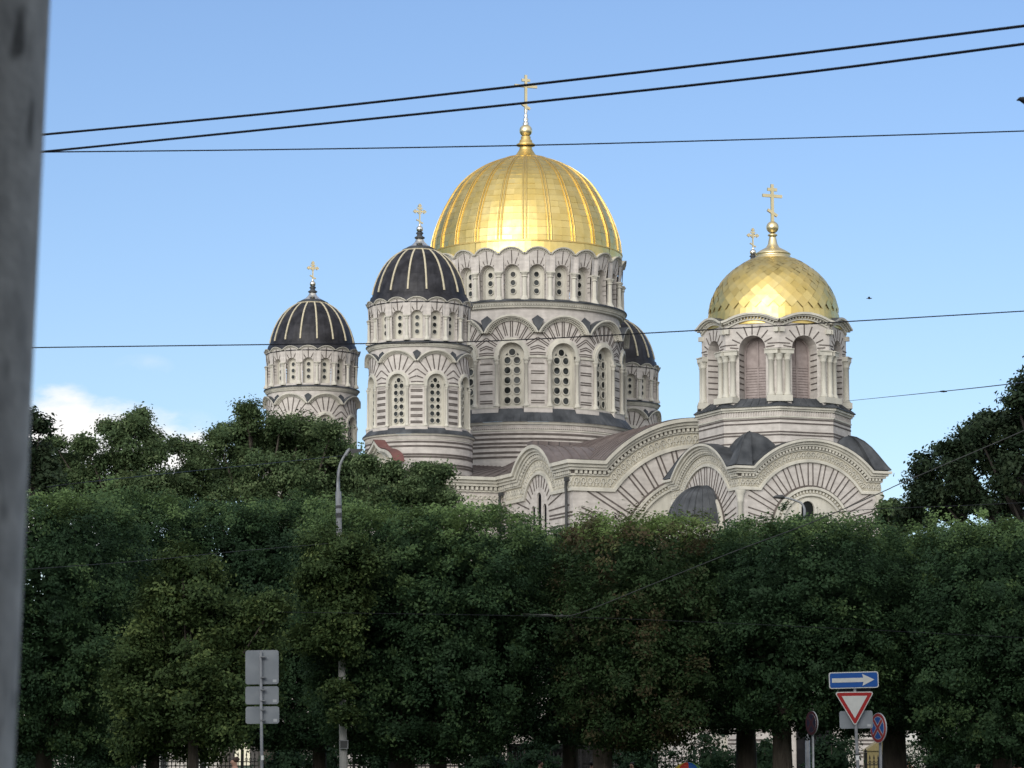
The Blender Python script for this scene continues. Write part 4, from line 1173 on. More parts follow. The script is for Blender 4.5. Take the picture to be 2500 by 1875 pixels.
blob_tree('park_tree','sparse dark tree just right of the concrete post',128,
  [(60,900,14),(85,915,14),(70,960,14),(60,1000,20),(85,1015,24),(95,1045,26),(55,1050,30),(110,1010,8),(40,930,30),(30,1000,40),(90,985,6),(120,1050,22)],
  MAPLE,34,30,.3,leaf=.2,per=30,tintb=.5,dens=.8)
blob_tree('maple_tree','tall spreading dark maple at the right edge against the sky',120,
  [(1985,1070,26),(2000,1035,26),(2015,1000,30),(1975,1100,20),(2050,985,34),(2085,960,32),(2110,925,28),(2130,950,40),(2090,1010,26),(2165,900,28),(2185,870,24),(2205,850,24),(2215,890,45),(2190,935,40),(2160,985,40),(2230,980,50),(2230,1050,50),(2060,1060,26),(2110,1070,24),(2035,1095,28),(2150,1060,22),(2180,1095,30),(2100,1100,22),(2260,830,50),(2300,900,80),(2320,1000,80),(2380,880,70),(2400,980,80),(2145,895,10),(2175,1010,30),(2010,1075,22),(2050,1025,20),(2075,1095,16)],
  MAPLE,35,2330,.5,BARK=DBARK,leaf=.15,per=58,tintb=.4,group='trees right of the cathedral',dens=1.1,dj=3,cl=.2)
blob_tree('bushy_tree','small bushy green tree between the cathedral corner and the dark maple',160,
  [(1915,1100,14),(1935,1095,16),(1955,1105,16),(1975,1110,14),(1925,1125,20),(1960,1130,20),(1990,1125,14)],
  FARG,36,1940,.25,leaf=.22,per=46,tintb=.35,group='trees right of the cathedral',dens=1.2)

# low dark shrubs in the church yard, seen under the crowns
for i,(x,Y,yt,w,lab) in enumerate(((70,120,1600,60,'dark shrub under the trees beside the concrete post'),(230,122,1612,70,'dark shrub under the trees at far left'),(620,118,1585,38,'thin dark shrub between the grey sign backs and the lamp post'),(700,120,1592,36,'dark shrub just left of the lamp post'),(835,118,1600,46,'dark shrub left of the broad tree trunk'),(1050,121,1612,60,'dark shrub between the broad lime and the brown tree'),(1160,118,1595,38,'dark shrub left of the thin trunk before the brown tree'),(1380,119,1592,60,'dark shrub right of the brown tree trunk'),(1540,119,1600,40,'dark shrub left of the thick dark trunk in the middle'),(1655,118,1590,34,'dark shrub between two dark trunks left of the round signs'),(1800,119,1588,46,'dark shrub behind the blue arrow sign post'),(2060,118,1590,80,'dark shrub right of the white gate pillar'),(2180,120,1600,60,'dark shrub at the right edge under the trees'))):
    xc=xx(x,1640,Y); hw=w*K*Y/7200; zt=zz(yt,Y); o=empty('shrub',(xc,Y,0)); tag(o,lab,'shrub','dark shrubs under the clipped trees')
    box_crown(o,xc,Y,hw,1.3,.3,zt,LINDEN,60+i,nclump=int(90*hw+40),per=34,leaf=.12,taper=.7,p=2.2,bump=.45,tintb=.15,croot=.22,shoot=.25,fresh_lit=.1)
    mb=MB([BARK])
    for k in range(7):
        a=2*PI*k/7; tube(mb,[(xc+.1*math.cos(a),Y+.1*math.sin(a),0),(xc+hw*.5*math.cos(a),Y+.5*math.sin(a),zt*.45),(xc+hw*.8*math.cos(a),Y+.8*math.sin(a),zt*.85)],[.05,.03,.01],BARK,5)
    mb.build('stems',o); rel(o,xc,Y)
# ------------------------------------------------------------------ ground
def sheet(name, x0,x1,y0,y1,z,mat,kind='structure'):
    me=bpy.data.meshes.new(name); me.from_pydata([(x0,y0,z),(x1,y0,z),(x1,y1,z),(x0,y1,z)],[],[(0,1,2,3)]); me.materials.append(mat)
    o=bpy.data.objects.new(name,me); COL.objects.link(o); o['kind']=kind; return o
ASPH=noisy('asphalt',(.04,.04,.042),(.065,.065,.066),8,.9,bump=.3)
PAVE=noisy('paving',(.20,.19,.18),(.30,.29,.27),3,.9,bump=.2)
LAWN=noisy('lawn',(.03,.05,.015),(.06,.085,.025),2,.95,bump=.4)
WHITE=noisy('road_paint',(.6,.6,.58),(.75,.75,.72),6,.7)
sheet('ground',-4000,4000,-4000,4000,0,LAWN)
sheet('road',-300,300,8,62,.004,ASPH)
sheet('plaza',-70,90,150,205,.004,PAVE)
def slab(name,x0,x1,y0,y1,z1_,mat):
    m=MB([mat]); bx(m,x0,x1,y0,y1,-.1,z1_,mat); m.poly([(x0,y0,z1_),(x1,y0,z1_),(x1,y1,z1_),(x0,y1,z1_)],mat); o=m.build(name); o['kind']='structure'; return o
slab('pavement',-300,300,-8,8,.13,PAVE); slab('pavement',-300,300,62,70,.13,PAVE)
for i in range(-20,21):
    if i%1==0:
        if i==-20: mk=MB([WHITE])
        mk.poly([(i*8-2,34.9,.008),(i*8+2,34.9,.008),(i*8+2,35.1,.008),(i*8-2,35.1,.008)],WHITE)
o=mk.build('road_markings'); o['kind']='structure'

# ------------------------------------------------------------------ street lamp
def lamp():
    Y=85.2; o=empty('street_lamp',(xx(742,1652,Y),Y,0)); tag(o,'tall grey concrete street lamp with flat head rising through the trees','street lamp')
    X0=xx(742,1652,Y); inv=Matrix.Translation((-X0,-Y,0))
    def P(x,y): return at(x,y,Y)
    m=MB([CONC]); tube(m,[(X0+.01,Y,0),P(742,1652),P(739.5,1500),P(737,1350),P(732.5,1150)],[.125,.115,.105,.098,.082],CONC,14); a=m.build('pole',o)
    m=MB([GALV]); tube(m,[P(732.5,1150),P(731,1062)],.083,GALV,14); tube(m,[P(731.9,1118),P(731.6,1108)],.092,PIPE,14); tube(m,[P(731.7,1098),P(731.4,1092)],.09,PIPE,14); b=m.build('sleeve',o)
    m=MB([GALV]); tube(m,[P(730.5,1066),P(730.5,1040),P(731,1020),P(735,1003),P(741,990),P(747,980)],[.055,.05,.045,.04,.038,.036],GALV,10); c=m.build('bracket_arm',o)
    m=MB([GALV]); e=P(746,984); 
    tube(m,[e,P(752,975),P(757,970)],[.05,.06,.05],GALV,8)
    pts=[(755,969.5),(784,969.5),(781,975),(760,980)]
    F0=[at(x,y,Y-.18) for x,y in pts]; B0=[at(x,y,Y+.18) for x,y in pts]
    i=m.add(F0); j=m.add(B0); m.face((i,i+1,i+2,i+3),PIPE); m.face((j,j+1,j+2,j+3),PIPE)
    for k in range(4): m.face((i+k,i+(k+1)%4,j+(k+1)%4,j+k), GALV if k==0 else PIPE)
    d=m.build('lamp_head',o)
    m=MB([GALV]); q=at(743.5,1608,Y); w=.125
    bx(m,q.x-w,q.x+w,Y-.2,Y-.11,q.z-w,q.z+w,GALV); bx(m,q.x-w*.78,q.x+w*.78,Y-.21,Y-.2,q.z-w*.78,q.z+w*.78,PIPE); e_=m.build('switch_box',o)
    for c_ in o.children: c_.matrix_parent_inverse=inv
lamp()
# second lamp: arm against the cathedral
def lamp2():
    Y=112; X0=xx(1738,1100,Y); o=empty('street_lamp',(X0,Y,0)); tag(o,'thin curved street lamp arm peeking over the trees before the arched gable','street lamp')
    inv=Matrix.Translation((-X0,-Y,0)); P=lambda x,y: at(x,y,Y)
    m=MB([GALV]); tube(m,[(X0,Y,0),P(1738,1100)],[.1,.05],GALV,8); m.build('pole',o)
    m=MB([GALV]); tube(m,[P(1738,1100),P(1735,1092),P(1730,1086),P(1715,1080),P(1701,1076),P(1690,1074)],[.05,.045,.042,.04,.035,.03],GALV,8); m.build('bracket_arm',o)
    m=MB([PIPE]); tube(m,[P(1670,1074.5),P(1676,1073.5),P(1690,1073.5),P(1696,1076)],[.03,.06,.09,.03],PIPE,8); m.build('lamp_head',o)
    for c_ in o.children: c_.matrix_parent_inverse=inv
lamp2()

# ------------------------------------------------------------------ concrete post in the near foreground
def post():
    Y=4.2
    r=.16; e0=at(106,0,Y); e1=at(28,1659,Y)
    # right silhouette edge -> axis
    dz=e0.z-e1.z; sl=(e0.x-e1.x)/dz
    f=lambda z: e1.x+(z-e1.z)*sl
    m=MB([CONCP]); pts=[]; rs=[]
    for i in range(40):
        z=-.05+i*.22; pts.append((f(z)-r,Y,z)); rs.append(r)
    tube(m,pts,rs,CONCP,28)
    o=m.build('concrete_post'); tag(o,'blurred grey pitted concrete post along the left edge, close to the viewer','post')
CONCP=noisy('pitted_concrete',(.42,.405,.37),(.74,.71,.64),16,.95,bump=.1,stretch=(1,1,.8),lo=.3,hi=.7)
def pits(m):
    nt=m.node_tree; L=nt.links; b=nt.nodes['Principled BSDF']; src=b.inputs['Base Color'].links[0].from_socket
    tc=N(nt,'ShaderNodeTexCoord'); mp=N(nt,'ShaderNodeMapping'); mp.inputs['Scale'].default_value=(1,1,.45)
    L.new(tc.outputs['Object'],mp.inputs[0]); v=N(nt,'ShaderNodeTexNoise'); v.inputs['Scale'].default_value=22; v.inputs['Detail'].default_value=1
    L.new(mp.outputs[0],v.inputs['Vector']); cr=N(nt,'ShaderNodeValToRGB'); cr.color_ramp.elements[0].position=.27; cr.color_ramp.elements[1].position=.36
    cr.color_ramp.elements[0].color=(.35,.35,.35,1); cr.color_ramp.elements[1].color=(1,1,1,1)
    L.new(v.outputs['Fac'],cr.inputs[0]); mx=N(nt,'ShaderNodeMix',data_type='RGBA',blend_type='MULTIPLY'); mx.inputs[0].default_value=1
    L.new(src,mx.inputs[6]); L.new(cr.outputs[0],mx.inputs[7]); L.new(mx.outputs[2],b.inputs['Base Color'])
pits(CONCP)
post()

# ------------------------------------------------------------------ overhead wires
def wire(label, pts, rpx, group='overhead wires above the street', clamps=(), WIRE=WIRE):
    """pts (x,y,Y) in picture rows; rpx radius in picture pixels at mean depth"""
    m=MB([WIRE]); P=[at(*p) for p in pts]
    # dense smooth interpolation
    Q=[]
    n=len(P)
    for i in range(n-1):
        p0=P[max(i-1,0)];p1=P[i];p2=P[i+1];p3=P[min(i+2,n-1)]
        for j in range(8):
            t=j/8; Q.append(.5*((2*p1)+(p2-p0)*t+(2*p0-5*p1+4*p2-p3)*t*t+(3*p1-p0-3*p2+p3)*t**3))
    Q.append(P[-1])
    if pts[0][0]<30: Q.insert(0,Q[0]+(Q[0]-Q[1]).normalized()*14)
    if pts[-1][0]>2240: Q.append(Q[-1]+(Q[-1]-Q[-2]).normalized()*14)
    r=rpx*sum(p[2] for p in pts)/len(pts)/7200
    tube(m,Q,r,WIRE,6)
    for (x,y,Y,l,k) in clamps:
        a=at(x-l,y,Y); b=at(x+l,y,Y); tube(m,[a,at(x,y,Y),b],[r*1.2,r*k,r*1.2],WIRE,8)
    o=m.build('overhead_wire'); tag(o,label,'wire',group); return o
wire('topmost thick black wire crossing the sky and the top of the tallest cross',[(20,297,34),(90,291,34),(600,243,32),(1100,188,30),(1700,119,28),(2212,56,26),(2400,31,25)],3.4)
wire('second thick black wire just below the topmost one',[(20,334,34),(90,328,34),(600,277,32),(1100,226,30),(1700,161,28),(2212,95,26),(2400,72,25)],3.3)
wire('thin black wire passing in front of the golden finial of the big dome',[(20,329,36),(90,328.5,36),(600,323,36),(1135,314,36),(1700,299,36),(2212,283,36),(2400,276,36)],1.7)
wire('thin wire crossing in front of the dark-domed towers and the arched belfry cornice',[(20,753,40),(65,751,40),(600,744,40),(1020,738,40),(1500,714,40),(1840,694,40),(2212,672,40),(2400,660,40)],1.5)
wire('thin wire with a small dark joint reaching right from the belfry',[(1828,866.4,181),(2040,845,96),(2195,828,72),(2420,803,55)],1.0,clamps=[(2038,845.5,96,8,2.4)])
wire('sagging wire that runs in front of the brown tree and rises to the right',[(1125,1326,86),(1165,1328,84.6),(1215,1330,83.5),(1260,1322,82),(1420,1258,78),(1590,1190,74),(1750,1130,70),(1905,1063,70),(1960,1038,70),(2212,930,70),(2400,845,70)],1.2,WIRE=CABLE,clamps=[(1180,1328.5,84.2,14,2.6),(1213,1330,83.5,5,3.4)])
wire('faint wire across the tree tops left of the street lamp',[(100,1052,60),(200,1040,60),(400,1019,68),(600,999,78),(742,984,85)],.9)
wire('faint wire crossing the clipped trees at left, below their tops',[(20,1236,60),(60,1230,60),(300,1212,66),(500,1192,74),(640,1180,81),(734,1172,85)],.7,WIRE=CABLE)
wire('faint wire above the leaf tops before the right arched gable',[(1735,1116,75),(1800,1107,75),(1900,1099,75),(2060,1093,75),(2250,1084,75)],.8)
wire('lower faint horizontal wire crossing the dark clipped trees at right',[(600,1322,72),(1200,1332,72),(1700,1352,72),(2212,1378,72),(2400,1388,72)],.55)
# the end of a fitting at the right edge
m=MB([PIPE]); a=at(2196,217,27)
tube(m,[a,at(2202,214,27),at(2215,217,27),at(2235,222,27),at(2300,235,27)],[.004,.018,.04,.05,.05],PIPE,12)
tube(m,[at(2300,84,25.5),at(2300,235,27)],.01,PIPE,8)
tag(m.build('wire_fitting'),'tip of a small dark fitting hanging from the wires at the right edge','wire fitting')
# birds
def bird(x,y,Y,s,label):
    p=at(x,y,Y); m=MB([PIPE])
    tube(m,[p+Vector((-.5*s,0,0)),p+Vector((-.2*s,0,.02*s)),p,p+Vector((.3*s,0,.05*s)),p+Vector((.42*s,0,.06*s))],[.02*s,.07*s,.1*s,.07*s,.02*s],PIPE,8)
    for sg in (-1,1):
        m.poly([p+Vector((-.12*s,0,.04*s)),p+Vector((.15*s,0,.06*s)),p+Vector((.0,sg*.4*s,.25*s)),p+Vector((-.35*s,sg*.75*s,.12*s))],PIPE)
    tag(m.build('bird'),label,'bird')
bird(1878,645,150,.34,'tiny bird flying in the sky right of the smaller golden dome')
def perched(x,y,Y,label):
    p=at(x,y,Y); m=MB([PIPE]); s=.35
    tube(m,[p+Vector((-.45*s,0,-.25*s)),p+Vector((-.1*s,0,0)),p+Vector((.2*s,0,.25*s)),p+Vector((.35*s,0,.4*s)),p+Vector((.52*s,0,.36*s))],[.03*s,.16*s,.19*s,.11*s,.02*s],PIPE,8)
    tube(m,[p+Vector((.02*s,0,-.1*s)),p+Vector((.05*s,0,-.4*s))],.02*s,PIPE,5)
    tag(m.build('bird'),label,'bird')
perched(1505,901,191,'small dark bird perched on the big gable cornice beside the belfry')

# ------------------------------------------------------------------ signs
def plain(name,c,rough=.45,metal=0.0):
    return noisy(name,tuple(x*.92 for x in c),c,9,rough,metal=metal)
SBACK=noisy('sign_back_grey',(.24,.27,.30),(.31,.34,.37),2.5,.5,metal=.2)
SBLUE=plain('sign_blue',(.012,.09,.36)); SRED=plain('sign_red',(.36,.02,.02)); SWHITE=plain('sign_white',(.62,.64,.62)); SEDGE=plain('sign_rim',(.42,.44,.46))
def rrect(w,h,r,n=5):
    P=[]
    for (cx_,cy_,a0) in ((w/2-r,h/2-r,0),(-w/2+r,h/2-r,PI/2),(-w/2+r,-h/2+r,PI),(w/2-r,-h/2+r,1.5*PI)):
        for i in range(n+1): a=a0+PI/2*i/n; P.append((cx_+r*math.cos(a),cy_+r*math.sin(a)))
    return P
def rtri(side,r,n=5):
    h=side*math.sqrt(3)/2; V=[(-side/2,h/3),(0,-2*h/3),(side/2,h/3)]; ri=r
    P=[]
    for i,(x,y) in enumerate(V):
        L=math.hypot(x,y); cx_,cy_=x*(1-2*ri/L),y*(1-2*ri/L); a=math.atan2(y,x)
        for j in range(n+1): t=a-PI/3+2*PI/3*j/n; P.append((cx_+ri*math.cos(t),cy_+ri*math.sin(t)))
    return P
def plate(mb, g, P, d0, d1, mat, back=None, roll=0.0):
    c,s=math.cos(roll),math.sin(roll); P=[(x*c-y*s,x*s+y*c) for x,y in P]
    a=mb.add([g(x,y,d1) for x,y in P]); b=mb.add([g(x,y,d0) for x,y in P]); n=len(P)
    mb.face(range(a,a+n),mat); mb.face(range(b,b+n),back or mat)
    for i in range(n): j=(i+1)%n; mb.face((a+i,a+j,b+j,b+i),SEDGE)
def gframe(loc, ang):
    nx,ny=math.sin(ang),-math.cos(ang); ux,uy=math.cos(ang),math.sin(ang)
    return lambda s,z,d:(loc[0]+ux*s+nx*d, loc[1]+uy*s+ny*d, loc[2]+z)
def sign_root(name,label,x,Y,cat,group=None):
    X=xx(x,1652,Y); o=empty(name,(X,Y,0)); tag(o,label,cat,group); return o,X
def fin(o):
    inv=Matrix.Translation((-o.location.x,-o.location.y,0))
    for c in o.children: c.matrix_parent_inverse=inv
# left group: three sign backs
Y=62.0; o,X=sign_root('sign_post','grey post carrying three blank sign backs at left, the largest on top',566,Y,'road sign')
m=MB([GALV]); tube(m,[(X+.0,Y,0),at(565.5,1650,Y),at(563.2,1406,Y)],[.032,.032,.030],GALV,10); tube(m,[at(566,1642,Y-.001),at(566,1632,Y-.001)],.034,SWHITE,10); m.build('pole',o)
STK=plain('sticker_white',(.5,.53,.55))
for (xa,xb,ya,yb) in ((530.5,601.5,1405,1477.5),(530.5,601.5,1483,1521),(531,602.5,1526.5,1563)):
    c=at((xa+xb)/2,(ya+yb)/2,Y+.06); w=(xb-xa)*K*Y/7200; h=(yb-ya)*K*Y/7200
    m=MB([SBACK]); g=gframe(c,0); plate(m,g,rrect(w,h,.05),-.02,.0,SBACK,roll=.012); 
    plate(m,g,[(p[0]+w/2-.08,p[1]-h/2+.07) for p in rrect(.08,.06,.01)],.001,.004,STK)
    for q_ in (-h*.3,h*.3): bx(m,X-.05,X+.05,Y-.04,Y+.04,c.z+q_-.012,c.z+q_+.012,GALV)
    m.build('sign_panel',o)
fin(o)
# right group
Y=63.0; o,X=sign_root('sign_post','post with blue one-way arrow sign above a red and white give-way triangle',1853,Y,'road sign')
m=MB([GALV]); tube(m,[(X,Y,0),at(1853,1652,Y),at(1849,1570,Y),at(1846,1475,Y)],[.034,.033,.032,.03],GALV,10); tube(m,[at(1852.6,1642,Y),at(1852,1632,Y)],.036,SWHITE,10)
tube(m,[at(1851.6,1631,Y),at(1851.5,1628,Y)],.042,PIPE,10); m.build('pole',o)
c=at(1844.2,1469,Y-.06); g=gframe(c,0); m=MB([SBLUE]); R_=.026
plate(m,g,rrect(1.045,.345,.05),-.02,0,SWHITE,SBACK,R_); plate(m,g,rrect(1.005,.305,.04),.0,.004,SBLUE,roll=R_)
arrow=[(-.46,-.045),(.20,-.045),(.18,-.125),(.435,0),(.18,.125),(.20,.045),(-.46,.045)]
cs,sn=math.cos(R_),math.sin(R_)
a1=[(x*cs-y*sn,x*sn+y*cs) for x,y in arrow]
m.poly([g(a1[i][0],a1[i][1],.008) for i in (0,1,5,6)],SWHITE); m.poly([g(a1[i][0],a1[i][1],.008) for i in (1,2,3)],SWHITE); m.poly([g(a1[i][0],a1[i][1],.008) for i in (1,3,5)],SWHITE); m.poly([g(a1[i][0],a1[i][1],.008) for i in (3,4,5)],SWHITE)
m.build('arrow_panel',o)
side=.84; h=side*.866
c=at(1845.6,1494.3,Y-.06); g=gframe((c.x,c.y,c.z-h/3),0); m=MB([SRED])
plate(m,g,rtri(side,.04),-.02,0,SWHITE,SBACK,.012); plate(m,g,rtri(side-.06,.03),0,.004,SRED,roll=.012)
g2=lambda s,z,d:g(s,z+.0,d); plate(m,g2,[(x,y) for x,y in rtri(side-.30,.005)],.004,.008,SWHITE,roll=.012); m.build('give_way_triangle',o)
m=MB([SBACK]); c=at(1849.5,1554.5,Y+.05); plate(m,gframe(c,0),rrect(.70,.37,.045),-.02,0,SBACK,roll=.02); plate(m,gframe((c.x+.27,c.y,c.z-.12),0),rrect(.08,.05,.01),.001,.004,STK); m.build('back_panel',o)
m=MB([SBACK]); c=at(1846,1490,Y+.05); plate(m,gframe(c,0),rrect(.68,.25,.02),-.02,0,PIPE,roll=.01); m.build('back_panel',o)
fin(o)
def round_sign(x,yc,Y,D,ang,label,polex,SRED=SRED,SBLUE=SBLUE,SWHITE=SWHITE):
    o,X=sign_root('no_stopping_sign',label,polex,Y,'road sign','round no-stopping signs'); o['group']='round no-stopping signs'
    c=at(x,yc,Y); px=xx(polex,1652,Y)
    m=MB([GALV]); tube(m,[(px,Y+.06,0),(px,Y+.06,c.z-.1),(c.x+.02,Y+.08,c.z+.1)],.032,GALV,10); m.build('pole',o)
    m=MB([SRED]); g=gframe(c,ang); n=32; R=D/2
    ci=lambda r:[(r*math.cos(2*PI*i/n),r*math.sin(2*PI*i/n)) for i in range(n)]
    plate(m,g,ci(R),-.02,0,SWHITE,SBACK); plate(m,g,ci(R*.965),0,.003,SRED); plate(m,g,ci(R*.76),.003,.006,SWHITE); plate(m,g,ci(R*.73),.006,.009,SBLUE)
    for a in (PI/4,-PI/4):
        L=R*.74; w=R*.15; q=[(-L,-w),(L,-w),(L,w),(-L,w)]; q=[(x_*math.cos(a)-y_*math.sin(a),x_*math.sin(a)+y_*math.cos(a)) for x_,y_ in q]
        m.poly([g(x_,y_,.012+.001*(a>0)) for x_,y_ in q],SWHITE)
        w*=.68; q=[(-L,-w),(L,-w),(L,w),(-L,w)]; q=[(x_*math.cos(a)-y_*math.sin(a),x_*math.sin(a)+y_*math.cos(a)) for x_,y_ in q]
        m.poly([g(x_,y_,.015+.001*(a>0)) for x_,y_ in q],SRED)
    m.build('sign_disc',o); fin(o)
round_sign(1897,1572.5,63.6,.64,math.radians(-65),'bright red and blue no-stopping disc right of the give-way triangle',1903)
round_sign(1753,1562,79,.64,math.radians(-66),'dark tree-shaded no-stopping disc on thin post left of the give-way triangle',1757,plain('shaded_red',(.045,.012,.018)),plain('shaded_blue',(.012,.012,.03)),plain('shaded_white',(.05,.045,.06)))  # face colours darkened, tree shade painted into this disc

# ------------------------------------------------------------------ fence, gate pillars, people
def fence(xa,xb,Y,h,label):
    x0=xx(xa,1640,Y); x1=xx(xb,1640,Y); o=empty('iron_fence',((x0+x1)/2,Y,0)); tag(o,label,'fence','black iron railings round the cathedral yard')
    m=MB([IRON]); n=int((x1-x0)/.2)
    for i in range(n+1):
        x=x0+(x1-x0)*i/n; bx(m,x-.02,x+.02,Y-.02,Y+.02,.1,h-.1,IRON)
        m.poly([(x-.045,Y,h-.1),(x+.045,Y,h-.1),(x,Y,h+.12)],IRON)
        ringd(m,flat(x,Y,0),0,h-.28,.05,.08,-.015,.015,IRON,8)
    m.build('pickets',o)
    m=MB([IRON])
    for z in (.3,h-.42,h-.62): bx(m,x0,x1,Y-.035,Y+.035,z,z+.05,IRON)
    m.build('rails',o)
    k=int((x1-x0)/2.6)
    for i in range(k+1):
        x=x0+(x1-x0)*i/k; m=MB([IRON]); bx(m,x-.07,x+.07,Y-.07,Y+.07,0,h+.2,IRON); lathe(m,[(.0,h+.2),(.09,h+.26),(.0,h+.4)],IRON,8,False,x,Y); m.build('post',o)
    inv=Matrix.Translation((-(x0+x1)/2,-Y,0))
    for c in o.children: c.matrix_parent_inverse=inv
fence(-60,640,146,2.15,'black iron fence under the trees at left of the grey sign backs')
fence(642,1500,146,2.15,'black iron fence under the trees between the street lamp and the colourful umbrella')
fence(1870,2300,146,2.0,'black iron fence under the trees at the right edge')
def pillar(x,ytop,Y,w,label):
    X=xx(x,1640,Y); z=zz(ytop,Y); o=empty('gate_pillar',(X,Y,0)); tag(o,label,'gate pillar')
    m=MB([WHT]); bx(m,-w,w,-w,w,0,z-1.1,WHT); bx(m,-w*1.25,w*1.25,-w*1.25,w*1.25,z-1.1,z-.95,WHT); bx(m,-w*.95,w*.95,-w*.95,w*.95,z-.95,z-.6,WHT); s=m.build('shaft',o)
    m=MB([WHT]); bx(m,-w*1.3,w*1.3,-w*1.3,w*1.3,z-.6,z-.45,WHT); lathe(m,[(w*1.5,z-.45),(w*.6,z-.15),(0.01,z)],WHT,4,phase=PI/4); m.build('cap',o)
WHT=plain('white_plaster',(.62,.61,.57),.8)
pillar(1972,1578,128,.42,'white gate pillar with stepped cap right of the thick black tree trunk')
# small pale kiosk with dark arched niche, yellow box
m=MB([plain('yellow_paint',(.22,.18,.08))]); X=xx(1912,1640,150)
bx(m,X-.9,X+.9,150,151.6,0,zz(1622,150),m.mats[0]); 
v=zz(1622,150); m.poly([(X-1.0,149.9,v),(X+1.0,149.9,v),(X,149.9,v+.7)],m.mats[0]); m.poly([(X-1.0,149.9,v),(X,149.9,v+.7),(X,151.7,v+.7),(X-1.0,151.7,v)],m.mats[0]); m.poly([(X+1.0,149.9,v),(X,149.9,v+.7),(X,151.7,v+.7),(X+1.0,151.7,v)],m.mats[0])
bx(m,X-.35,X+.35,149.97,150,0,2.0,DARK)
tag(m.build('kiosk'),'small yellow kiosk glimpsed right of the no-stopping disc','kiosk')
# far pale house behind the trees at the left
def house(x0,x1,Y,h,label,seed):
    o=empty('house',((x0+x1)/2,Y,0)); tag(o,label,'house','pale houses beyond the park')
    m=MB([HW]); bx(m,x0,x1,Y,Y+12,0,h,HW); m.build('wall',o)
    m=MB([LEAD]); zr=h+2.6; e=.4
    m.poly([(x0-e,Y-e,h),(x1+e,Y-e,h),(x1-1,Y+6,zr),(x0+1,Y+6,zr)],LEAD); m.poly([(x0-e,Y+12+e,h),(x1+e,Y+12+e,h),(x1-1,Y+6,zr),(x0+1,Y+6,zr)],LEAD)
    m.poly([(x0-e,Y-e,h),(x0-e,Y+12+e,h),(x0+1,Y+6,zr)],LEAD); m.poly([(x1+e,Y-e,h),(x1+e,Y+12+e,h),(x1-1,Y+6,zr)],LEAD); m.build('roof',o)
    nx=int((x1-x0)/2.6); w0=None
    for i in range(nx):
        for z in (1.2,4.3):
            if z+1.6>h: continue
            x=x0+(i+.5)*(x1-x0)/nx
            if w0 is None:
                m=MB([GLASS]); bx(m,-.5,.5,-.03,0,0,1.6,GLASS)
                for (a,b,c,d) in ((-.6,-.5,-.1,1.7),(.5,.6,-.1,1.7),(-.5,.5,1.6,1.7),(-.5,.5,-.1,0),(-.03,.03,0,1.6)): bx(m,a,b,-.08,-.03,c,d,SWHITE)
                w0=m.build('window',o); w0.location=(x,Y,z)
            else:
                c=link_copy(w0,o,(x,Y,z))
    inv=Matrix.Translation((-(x0+x1)/2,-Y,0))
    for c in o.children: c.matrix_parent_inverse=inv
HW=plain('pale_plaster',(.52,.49,.46),.85)
house(-38,-21,215,7.2,'pale low house beyond the fence at far left',1)
house(24,52,240,7.2,'pale low house beyond the fence at far right',2)

# tall unseen building added behind the viewer, height set to shade the street
o=empty('unseen_shade_building',(0,-9,0)); tag(o,'long plastered building added out of view behind the viewpoint to shade the street','building')
HB=37.0; m=MB([HW]); bx(m,-150,150,-16,0,0,HB,HW)
for z in range(3,36,4): bx(m,-150.1,150.1,-16.1,.15,z+.3,z+.5,HW)
m.build('wall',o); m=MB([LEAD]); bx(m,-150.4,150.4,-16.4,.5,HB,HB+.5,LEAD); m.build('roof',o)
m=MB([GLASS]); bx(m,-.6,.6,0,.03,0,1.9,GLASS)
for (a,b,c,d) in ((-.72,-.6,-.1,2.0),(.6,.72,-.1,2.0),(-.6,.6,1.9,2.0),(-.6,.6,-.1,0),(-.03,.03,0,1.9)): bx(m,a,b,0,.08,c,d,SWHITE)
w0=m.build('window',o,(-18,0,4.2))
for z in range(4,33,4):
    for i in range(-5,6):
        if (i,z)!=(-5,4): link_copy(w0,o,(i*3.6,0,z+.2))
